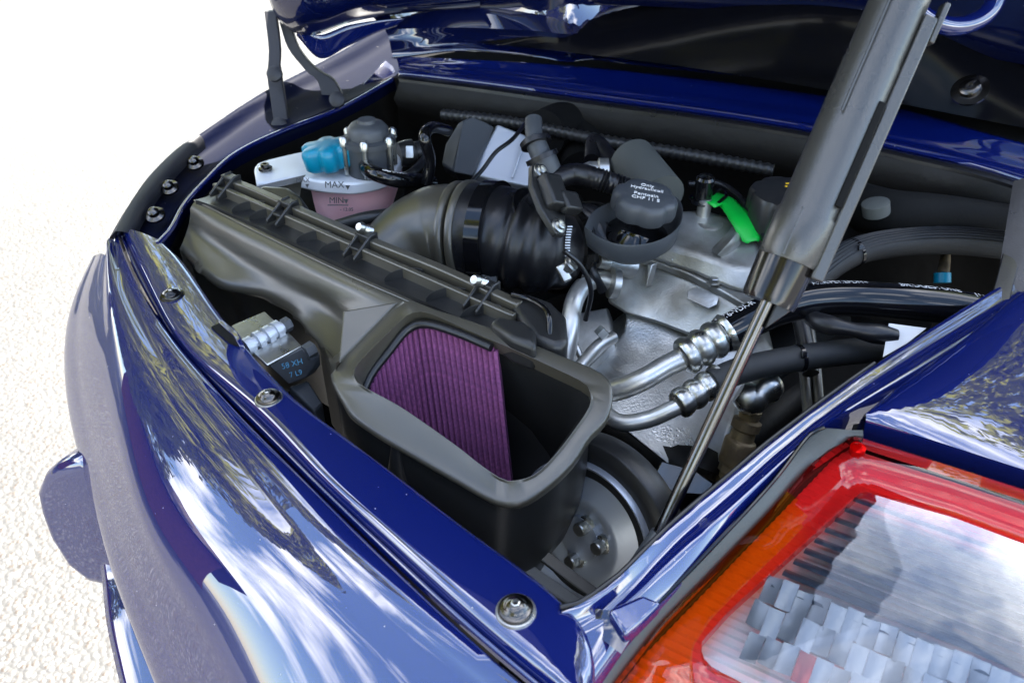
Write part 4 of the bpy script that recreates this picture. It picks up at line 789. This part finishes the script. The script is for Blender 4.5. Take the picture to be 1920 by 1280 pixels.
# oil filler cap
oc = thing('oil_filler_cap', 'large round black oil filler cap with a yellow symbol behind the gas strut', 'oil cap', tuple(PZ(1480, 390, .88)))
oo = PZ(1482, 402, .862); oax = (ZA + RT * .05).normalized()
lobed(oo, oax, [(.045, -.05), (.052, -.045), (.054, -.01), (.0535, .022), (.051, .027), (.045, .0285), (.02, .029)], M['black'], 'cap_body', oc, 8, .07, sharp=5)
ic = oo + oax * .0296 + HD * .012 + RT * .004
wv = G()
for k in range(3): wv.box(ic + RT * (.008 * k - .008) + HD * (.004 * (k % 2)), (RT + HD * (1 if k % 2 else -1)).normalized(), (HD - RT * (1 if k % 2 else -1)).normalized(), oax, .013, .003, .0004)
wv.box(ic - HD * .009, RT, HD, oax, .02, .003, .0004); wv.box(ic + HD * .012 - RT * .004, RT, HD, oax, .012, .003, .0004)
wv.build('oil_symbol', M['yink'], oc, smooth=False)
# green tab with valve cap
gv = thing('service_valve', 'black service valve cap on an aluminium port with a bright green strap', 'valve cap', tuple(PZ(1318, 380, .86)))
go = PZ(1320, 392, .858)
part('port', G().lathe(go, ZA, [(.014, -.014), (.0085, -.01), (.0085, .012), (.006, .013)], 20), M['alu'], gv, auto=50)
part('valve_cap', G().lathe(PZ(1316, 376, .866), (ZA - HD * .1), [(.016, 0), (.016, .002), (.0115, .003), (.0115, .030), (.0095, .033), (.0082, .033), (.0078, .030), (.0005, .030)], 14), M['gloss'], gv, auto=30)
ge = cr([PZ(1318, 380, .868), PZ(1345, 372, .866), PZ(1368, 385, .864), PZ(1392, 415, .86), PZ(1412, 455, .845)], 26)
wdt = [.017, .016, .013, .012, .013, .014, .014, .012, .007]
rows = []
for i, p in enumerate(ge):
    t_ = (ge[min(25, i + 1)] - ge[max(0, i - 1)]).normalized(); s_ = t_.cross(ZA).normalized(); w_ = wdt[min(8, int(i / 25 * 8))] * 1.05
    rows.append([p - s_ * w_, p - s_ * w_ * .5 + ZA * .002, p + s_ * w_ * .5 + ZA * .002, p + s_ * w_])
part('strap', G().grid(rows), M['green'], gv, solid=.002)
part('retaining_ring', G().tube(cr([PZ(1325, 372, .869), PZ(1350, 356, .872), PZ(1362, 366, .872), PZ(1345, 382, .868)], 14), .0022, 8), M['gloss'], gv)
hose_thing('dark_cable', 'thin dark cable curving behind the green strap', [(1290, 345, .87), (1350, 345, .87), (1400, 385, .865), (1430, 440, .85), (1440, 480, .84)], .004, M['rubber'], 30)
fcv = thing('filler_tube', 'pale grey plastic tube stub behind the hydraulic oil cap', 'tube', tuple(PZ(1190, 310, .88)))
part('tube', G().tube([PD(1185, 300, 1.08), PD(1240, 370, 1.02)], .030, 28), M['gasket'], fcv)
part('hose_end', G().tube(cr([PD(1110, 300, 1.12), PD(1115, 265, 1.14), PD(1138, 290, 1.12), PD(1160, 330, 1.08)], 20), .011, 14), M['rubber'], fcv)
part('fitting', G().lathe(PD(1105, 320, 1.08), RT, [(.008, -.01), (.012, 0), (.012, .01), (.016, .012), (.016, .024), (.008, .026)], 18), M['alu'], fcv, auto=50)
# dark manifold pipes at the back right
mf = thing('rear_manifold', 'dark moulded manifold pipes in the shade at the back right of the bay', 'manifold', tuple(PZ(1650, 400, .82)))
for k, pts in enumerate((((1560, 370, .84), (1660, 400, .85), (1760, 410, .84), (1900, 430, .82)), ((1500, 470, .80), (1600, 430, .81), (1700, 420, .82)))):
    part('manifold_pipe', G().tube(cr([PZ(*p) for p in pts], 24), .030, 22), M['matt'], mf)
part('pipe_end', G().lathe(PZ(1642, 386, .872), ZA - RT * .3, [(.016, -.01), (.016, .004), (.012, .006), (.001, .006)], 20), M['gasket'], mf, auto=50)
# engine mass beneath everything
eb = thing('engine_block', 'dark engine parts deep between the accessories', 'engine', tuple(PZ(1200, 560, .6)))
G().box(Vector((-.62, .80, .58)), XA, YA, ZA, .55, .45, .22).build('crankcase', M['liner'], eb, bevel=.03, seg=4)
for k in range(5): G().tube([Vector((-.9 + k * .16, .60, .66)), Vector((-.9 + k * .16, .95, .70))], .03, 14).build('intake_runner', M['matt'], eb)
# ================================================================== PULLEY
pl = thing('fan_pulley', 'grey pressed steel pulley disc with hub bolts below the inlet', 'pulley', tuple(PZ(1110, 980, .70)))
pc = PZ(1092, 1004, .705); pn = (Vector((.10, -1, .22))).normalized()
part('pulley_disc', G().lathe(pc, pn, [(.0745, -.02), (.0755, .001), (.074, .003), (.071, .001), (.067, -.005), (.060, -.004), (.045, .006), (.036, .007), (.030, .002), (.022, .002), (.022, .006), (.002, .006)], 72), M['disc'], pl, auto=50)
part('belt', G().lathe(pc - pn * .010, pn, [(.076, -.022), (.094, -.022), (.095, -.018), (.095, .004), (.093, .006), (.078, .006)], 72), M['black'], pl, auto=50)
for x, y in ((1130, 1020), (1081, 1046), (1098, 985)):
    q = PP(x, y, pc + pn * .004, pn); b = part('hub_bolt', G().lathe(q, pn, [(.0095, -.004), (.0095, .001), (.0065, .002), (.0065, .011), (.0055, .012), (.0004, .012)], 12), M['zinc'], pl, auto=25)
sb = thing('suspension_link', 'dull grey metal strips low beneath the filter box corner', 'bracket', tuple(PZ(1030, 1100, .75)))
for k, (p, q) in enumerate((((1000, 1075), (1080, 1130)), ((1030, 1050), (1110, 1110)))):
    a, b = PZ(p[0], p[1], .72), PZ(q[0], q[1], .70); part('strip', G().box((a + b) / 2, (b - a).normalized(), (b - a).normalized().cross(ZA), ZA, (b - a).length * 1.4, .014, .004), M['black'] if k else M['greyp'], sb, bevel=.001)
# ================================================================== GAS STRUT
st = thing('gas_strut', 'grey gas strut with textured cover and bare rod propping the engine lid', 'gas strut', tuple(PZ(1222, 1015, .80)))
A0 = PD(1234, 1006, .64); A1 = PD(1448, 548, .60); A2 = PD(1480, 480, .593); A3 = PD(1710, -60, .575); A4 = A3 + (A3 - A2) * .5
ax = (A3 - A1).normalized(); sd_ = (RT - ax * RT.dot(ax)).normalized(); fr = ax.cross(sd_); fr = fr if fr.dot(FW) < 0 else -fr
SG = mat('strut_cover', (.040, .039, .035), .28, bump=.5, spec=.8, bscale=900, bdist=.0004, rvar=.05)
part('rod', G().tube([A0, A1.lerp(A2, .5)], .0052, 24), M['steel'], st)
part('collar', G().lathe(A1, ax, [(.0165, -.008), (.0190, -.008), (.0198, -.004), (.0205, .034), (.0208, .046), (.016, .05)], 40), mat('smoked_collar', (.012, .010, .009), .14, 0, 0, .1), st, auto=40)
part('collar_fin', G().prism([A1 + sd_ * .004 - ax * .006, A1 + sd_ * .017 - ax * .006, A1 + sd_ * .004 - ax * .026], fr * .006), M['black'], st, bevel=.001)
Lc = (A4 - A2).length
def sec(s): return A2 + ax * s
prof = [(.0200, -.004), (.0212, .0), (.0212, .03), (.0198, .032), (.0198, .14), (.0193, .142), (.0188, Lc)]
part('cover', G().lathe(sec(0), ax, prof, 48), SG, st, auto=40)
for (s0, s1, off) in ((.10, .19, -.012), (-.002, .032, -.010)):
    p0, p1 = sec(s0) + sd_ * off + fr * .0180, sec(s1) + sd_ * off + fr * .0180
    part('seam_ridge', G().box((p0 + p1) / 2, ax, sd_, fr, (p1 - p0).length, .0012, .0016), SG, st)
part('side_track', G().box(sec(.085) + sd_ * .0205 + fr * .010, ax, sd_, fr, .19, .0095, .008), SG, st, bevel=.0015)
part('slot', G().box(sec(.078) + sd_ * .0118 + fr * .0160, ax, sd_, fr, .075, .0055, .0045), M['matt'], st, bevel=.001)
part('latch_tab', G().box(sec(.178) + sd_ * .0275 + fr * .008, ax, sd_, fr, .028, .004, .010), SG, st, bevel=.001)
part('upper_cutout', G().box(sec(.28) + sd_ * .021 + fr * .009, ax, sd_, fr, .12, .010, .016), M['matt'], st, bevel=.002)
part('end_fitting', G().tube([A0 - (A1 - A0).normalized() * .035, A0 + (A1 - A0).normalized() * .004], lambda t: .013 - .006 * t, 18), M['greyp'], st)
# ================================================================== LATCH STRIKER
lt = thing('lid_striker', 'metal lid lock striker with twin rollers behind the slam panel', 'lid latch', tuple(PZ(520, 680, .83)))
def blk(p4, dz, nm, m, **k): return part(nm, G().prism([PZ(*q) for q in p4], Vector((0, 0, dz))), m, lt, **k)
blk([(433, 610, .845), (496, 583, .848), (521, 606, .846), (458, 640, .843)], -.012, 'upper_plate', M['zinc'], bevel=.0012)
blk([(474, 660, .845), (541, 622, .848), (566, 648, .846), (500, 684, .843)], -.003, 'lower_plate', M['zinc'], bevel=.001)
g = G().prism([PZ(500, 684, .842), PZ(566, 650, .845), PZ(584, 672, .835), PZ(586, 692, .822), PZ(575, 708, .812), PZ(540, 722, .81)], Vector((-.004, .012, -.002)))
lb = part('latch_case', g, M['greyp'], lt, bevel=.002)
blk([(540, 724, .80), (578, 712, .80), (606, 756, .78), (590, 770, .78)], -.04, 'lower_case', M['greyp'], bevel=.002)
ra, rb = PZ(460, 652, .848), PZ(532, 612, .852); rx = (rb - ra).normalized(); RL = (rb - ra).length
prof = [(.001, 0), (.009, 0), (.009, RL * .18), (.006, RL * .2), (.006, RL * .26), (.0095, RL * .28), (.0095, RL * .42), (.006, RL * .44), (.006, RL * .5), (.0095, RL * .52), (.0095, RL * .66), (.007, RL * .68), (.007, RL * .74), (.0095, RL * .76), (.0095, RL * .9), (.006, RL * .92), (.006, RL * 1.02), (.001, RL * 1.02)]
part('roller', G().lathe(ra, rx, prof, 28), M['disc'], lt, auto=40)
part('bolt_head', G().lathe(PZ(533, 611, .852), rx, [(.0075, -.002), (.0075, .006), (.006, .007), (.0005, .007)], 6), M['greyp'], lt, smooth=False)
part('bolt_head', G().lathe(PZ(578, 658, .84), rx, [(.008, -.004), (.008, .006), (.006, .007), (.0005, .007)], 6), M['greyp'], lt, smooth=False)
text('58 XH', 'stamped_print', PZ(551, 682, .842) - FW * .006, (RT * .9 + UP * .25), UP, .0075, M['bink'], lt)
text('7 L9', 'stamped_print', PZ(558, 700, .836) - FW * .006, (RT * .9 + UP * .25), UP, .007, M['bink'], lt)
part('guide_pocket', G().prism([PZ(410, 606, .861), PZ(440, 624, .861), PZ(452, 648, .861), PZ(428, 640, .861), PZ(396, 612, .861)], Vector((0, 0, -.02))), M['matt'], lt)
part('guide_wall', G().prism([PZ(408, 602, .862), PZ(416, 598, .862), PZ(446, 622, .862), PZ(458, 648, .862), PZ(448, 648, .862), PZ(436, 628, .862)], Vector((.002, .004, -.02))), M['paint'], lt, bevel=.001)
# ================================================================== TAIL LAMP
LO, LN = plane3(PZ(1599, 815, .866), PZ(1920, 917, .868), PZ(1149, 1280, .815))
if LN.z < 0: LN = -LN
def PL(x, y, h=0): return PP(x, y, LO, LN) + LN * h
def lpoly(pts, h=0, n=None):
    P = [PL(x, y, h) for x, y in pts]; return P
OUTL = [(1599, 815), (1760, 866), (1920, 917), (2160, 992), (2160, 1420), (1040, 1420), (1149, 1280), (1236, 1169), (1337, 1065), (1437, 961), (1516, 872)]
BAND = [(1616, 882), (1700, 908), (1787, 934), (1920, 984), (2120, 1060), (2120, 1400), (1330, 1400), (1290, 1290), (1296, 1215), (1328, 1163), (1391, 1097), (1478, 1013), (1537, 947), (1590, 888)]
CLR = [(1616, 926), (1700, 951), (1787, 976), (1920, 1026), (2080, 1090), (2080, 1380), (1520, 1380), (1387, 1282), (1337, 1258), (1314, 1234), (1316, 1206), (1370, 1147), (1453, 1072), (1537, 997)]
def lensmat(name, tint, ior=1.5, bump=0):
    m = bpy.data.materials.new(name); m.use_nodes = True; t = m.node_tree; t.nodes.clear(); L = t.links.new
    o = N(t, 'ShaderNodeOutputMaterial'); tr = N(t, 'ShaderNodeBsdfTransparent'); tr.inputs[0].default_value = (*tint, 1)
    gl = N(t, 'ShaderNodeBsdfGlossy'); gl.inputs['Roughness'].default_value = .015; fz = N(t, 'ShaderNodeFresnel'); fz.inputs['IOR'].default_value = ior
    s = N(t, 'ShaderNodeMixShader'); L(fz.outputs[0], s.inputs[0]); L(tr.outputs[0], s.inputs[1]); L(gl.outputs[0], s.inputs[2]); L(s.outputs[0], o.inputs[0])
    c = N(t, 'ShaderNodeTexCoord'); n = N(t, 'ShaderNodeTexNoise'); n.inputs['Scale'].default_value = 26; n.inputs['Detail'].default_value = 2; L(c.outputs['Object'], n.inputs['Vector'])
    u = N(t, 'ShaderNodeBump'); u.inputs['Strength'].default_value = bump; u.inputs['Distance'].default_value = .001; L(n.outputs['Fac'], u.inputs['Height']); L(u.outputs[0], gl.inputs['Normal'])
    return m
RED = lensmat('red_lens', (1.0, .13, .13), 1.6, .1); CLE = lensmat('clear_lens', (.93, .95, .96), 1.55, .25)
# lens shell: red frame + clear window, same gentle surface
def dense(poly, n=120):
    L_ = [0]; Q = poly + poly[:1]
    for i in range(1, len(Q)): L_.append(L_[-1] + (Q[i] - Q[i - 1]).length)
    out = []; k = 0
    for j in range(n):
        s = L_[-1] * j / n
        while L_[k + 1] < s: k += 1
        out.append(Q[k].lerp(Q[k + 1], (s - L_[k]) / (L_[k + 1] - L_[k])))
    return out
def angsort(poly, c, n=160):
    D = dense(poly, 1200); u = (PL(1920, 917) - PL(1599, 815)).normalized(); v = LN.cross(u)
    R_ = sorted([(math.atan2((p - c).dot(v), (p - c).dot(u)), p) for p in D], key=lambda t: t[0]); out = []; j = 0
    for k in range(n):
        a = -math.pi + 2 * math.pi * k / n
        while j < len(R_) - 1 and R_[j][0] < a: j += 1
        out.append(R_[j][1])
    return out
lc = PL(1750, 1180)
ol, bl, cl = (angsort(lpoly(x), lc) for x in (OUTL, BAND, CLR))
h = lambda R_, d: [p + LN * d for p in R_]
lensG = G().grid([h(ol, -.012), h(ol, -.001), [p.lerp(q, .06) + LN * .002 for p, q in zip(ol, bl)], [p.lerp(q, .5) + LN * .004 for p, q in zip(ol, bl)], h(bl, .004), [p.lerp(q, .15) + LN * .001 for p, q in zip(bl, cl)], [p.lerp(q, .8) + LN * .001 for p, q in zip(bl, cl)], h(cl, .004), h(cl, -.004)], closed=True)
TREE_TINT = lensmat('tree_tint_lens', (1.0, .30, .03), 1.6, .8)  # orange puts the mirrored trees into the red lens colour
def pxy(p): v = p - C0; d_ = v.dot(FW); return 960 + FPX * v.dot(RT) / d_, 640 - FPX * v.dot(UP) / d_
fa_tint, fa_rd = [], []
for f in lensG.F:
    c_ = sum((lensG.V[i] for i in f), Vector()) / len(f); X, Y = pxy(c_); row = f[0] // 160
    (fa_tint if (row < 5 and X < 1505 and 925 < Y < 1300 and X < 1560 - (Y - 925) * .2) else fa_rd).append(f)
def subset(F):
    ids = sorted({i for f in F for i in f}); mp_ = {a: b for b, a in enumerate(ids)}; g_ = G(); g_.add([lensG.V[i] for i in ids], [tuple(mp_[i] for i in f) for f in F]); return g_
tl = part('tail_lamp', subset(fa_rd), RED, car, auto=50, label='red and clear tail lamp')
part('tree_tint_lens', subset(fa_tint), TREE_TINT, tl, auto=50)
rows = [h(cl, .0038)] + [[p.lerp(lc, t) + LN * (.0038 + .006 * t) for p in cl] for t in (.05, .3, .6, .9)]
part('clear_lens', G().grid(rows, closed=True, cap=True), CLE, tl, auto=60)
part('gasket_frame', loft([cr([PZ(1618, 806, .868), PZ(1592, 806, .868), PZ(1545, 803, .866), PZ(1516, 820, .863), PZ(1450, 905, .858), PZ(1340, 1024, .848), PZ(1238, 1128, .838), PZ(1188, 1172, .834), PZ(1116, 1270, .826), PZ(1090, 1310, .823)], 50)] + [cr([PL(1618, 821, hh), PL(1600, 815, hh), PL(1594, 817, hh), PL(1514, 873, hh), PL(1435, 962, hh), PL(1335, 1066, hh), PL(1234, 1170, hh), PL(1200, 1212, hh), PL(1147, 1281, hh), PL(1120, 1320, hh)], 50) for hh in (.001, -.02)], 2), M['gasket'], tl, auto=60)
gk = CZ([(1545, 801, .867), (1514, 819, .864), (1448, 904, .859), (1338, 1023, .849), (1236, 1127, .839), (1186, 1171, .835), (1114, 1270, .827), (1085, 1310, .824)], 40)
part('gasket_edge', G().tube(gk, .0016, 8), M['gloss'], tl)
# reflector bowl behind the lens: fluted strips, then mirror facets at the foot
u_ = (PL(1920, 917) - PL(1599, 815)).normalized(); v_ = (PL(1149, 1280) - PL(1599, 815)); v_ = (v_ - u_ * v_.dot(u_)).normalized()
RW = mat('lamp_reflector', (.075, .09, .12), .3, .2, var=.15, vscale=60); RB = mat('lamp_white_base', (.8, .8, .8), .5)
oR = PL(1599, 815, -.0165); wO = PL(1149, 1280) - PL(1599, 815); wC = PL(1314, 1234) - PL(1616, 926); sC = wC.dot(u_) / wC.dot(v_)
nstr = 46
rows = []
for i in range(nstr * 2 + 1):
    d = i * .0034; ul = wO.dot(u_) / wO.dot(v_) * d - .004; rows.append([oR + u_ * (ul + (.42 - ul) * k / 10) + v_ * d + LN * (-.002 if i % 2 else 0) for k in range(11)])
part('ribbed_red_backing', G().grid(rows), RB, tl, smooth=False)
g = G()
cu0 = PL(1616, 926)
for i in range(9):
    y0 = -.002 + i * .0118; a = cu0 + v_ * y0 + LN * .0005 + u_ * (sC * max(0, y0) - .004); bq_ = a + v_ * .0118 + LN * .0 
    rows = []
    for k in range(6):
        t = k / 5; rows.append([a + v_ * (.0118 * t) + u_ * (.5 * j / 12) + LN * (-.0085 + .009 * math.sin(t * math.pi * .5)) for j in range(13)])
    g.grid(rows)
part('fluted_reflector', g, RW, tl, auto=20)
rnd = random.Random(4); MR = mat('mirror_facet', (.32, .33, .35), .3, .45, bump=.2, bscale=40)
MR2 = mat('red_facet', (.35, .02, .02), .2, .3)
for i in range(3):
    for j in range(28):
        a = cu0 + v_ * (.108 + i * .0215 + rnd.uniform(-.002, .002)) + u_ * (sC * (.12 + i * .006) + .006 + .007 * (i > 1) + j * .0108) + LN * .0005
        n1_ = (LN + u_ * rnd.uniform(-.2, .2) + v_ * rnd.uniform(-.1, .2)).normalized(); x1 = u_.cross(n1_).cross(n1_) * -1; x1 = (u_ - n1_ * u_.dot(n1_)).normalized(); y1 = n1_.cross(x1)
        rr_ = [[a + x1 * (.0106 * (p / 4 - .5)) + y1 * (.0212 * (q / 4 - .5)) - n1_ * (.003 * ((p / 2 - 1) ** 2 + (q / 2 - 1) ** 2) * -.18) for p in range(5)] for q in range(5)]
        part('reflector_facet', G().grid(rr_), MR2 if rnd.random() < .04 else MR, tl)
part('lens_screw', G().lathe(PL(1608, 842, .002), LN, [(.006, -.006), (.006, .0005), (.004, .001), (.001, .001)], 20), mat('red_plug', (.7, .03, .02), .3, coat=1), tl)

# ================================================================== SMALL WIRING AND CLAMPS
hose_thing('wiring_loom', 'ribbed black wiring conduit running along the bulkhead', [(830, 215, .86), (960, 230, .865), (1120, 262, .865), (1300, 292, .865), (1450, 320, .86)], .0085, M['black'], 160, lambda t: .0012 * math.sin(t * 700), cat='wiring')
hose_thing('sensor_cable', 'thin black sensor cable looping over the silver box', [(985, 232, .90), (960, 262, .905), (930, 285, .90), (905, 318, .885), (880, 345, .875)], .0028, M['rubber'], 30, cat='cable')
hose_thing('sensor_cable', 'thin black cable dropping beside the bent aluminium pipe', [(1058, 470, .88), (1090, 500, .86), (1108, 545, .83), (1098, 600, .79)], .0028, M['rubber'], 30, cat='cable')
hose_thing('drain_hose', 'slim black hose curving from the drip tray down behind the casting', [(1120, 440, .85), (1105, 470, .84), (1112, 510, .825), (1130, 545, .80)], .0055, M['rubber'], 30)
hose_thing('fuel_hose', 'dark hose passing low behind the gas strut rod', [(1440, 470, .82), (1470, 520, .81), (1500, 600, .79), (1520, 700, .76)], .009, M['rubber'], 30)
for x, y, z, lab in ((1600, 474, .845, 'black cable tie round the ribbed hose beside the gas strut'), (1500, 671, .826, 'black cable tie round the braided hose')):
    t = thing('cable_tie', lab, 'cable tie', tuple(PZ(x, y, z)))
    src = P_up if z > .84 else P_br
    k = min(range(2, len(src) - 2), key=lambda i: abs(960 + FPX * (src[i] - C0).dot(RT) / (src[i] - C0).dot(FW) - x)); r_ = .0176 if z > .84 else .0145
    part('strap', G().lathe(src[k], src[k + 1] - src[k - 1], [(r_ - .002, -.002), (r_, -.002), (r_, .002), (r_ - .002, .002)], 30), M['gloss'], t, auto=40)
    part('tie_head', G().box(src[k] - FW * r_ + UP * .004, (src[k + 1] - src[k - 1]).normalized(), UP, FW, .006, .007, .005), M['gloss'], t, bevel=.0008)
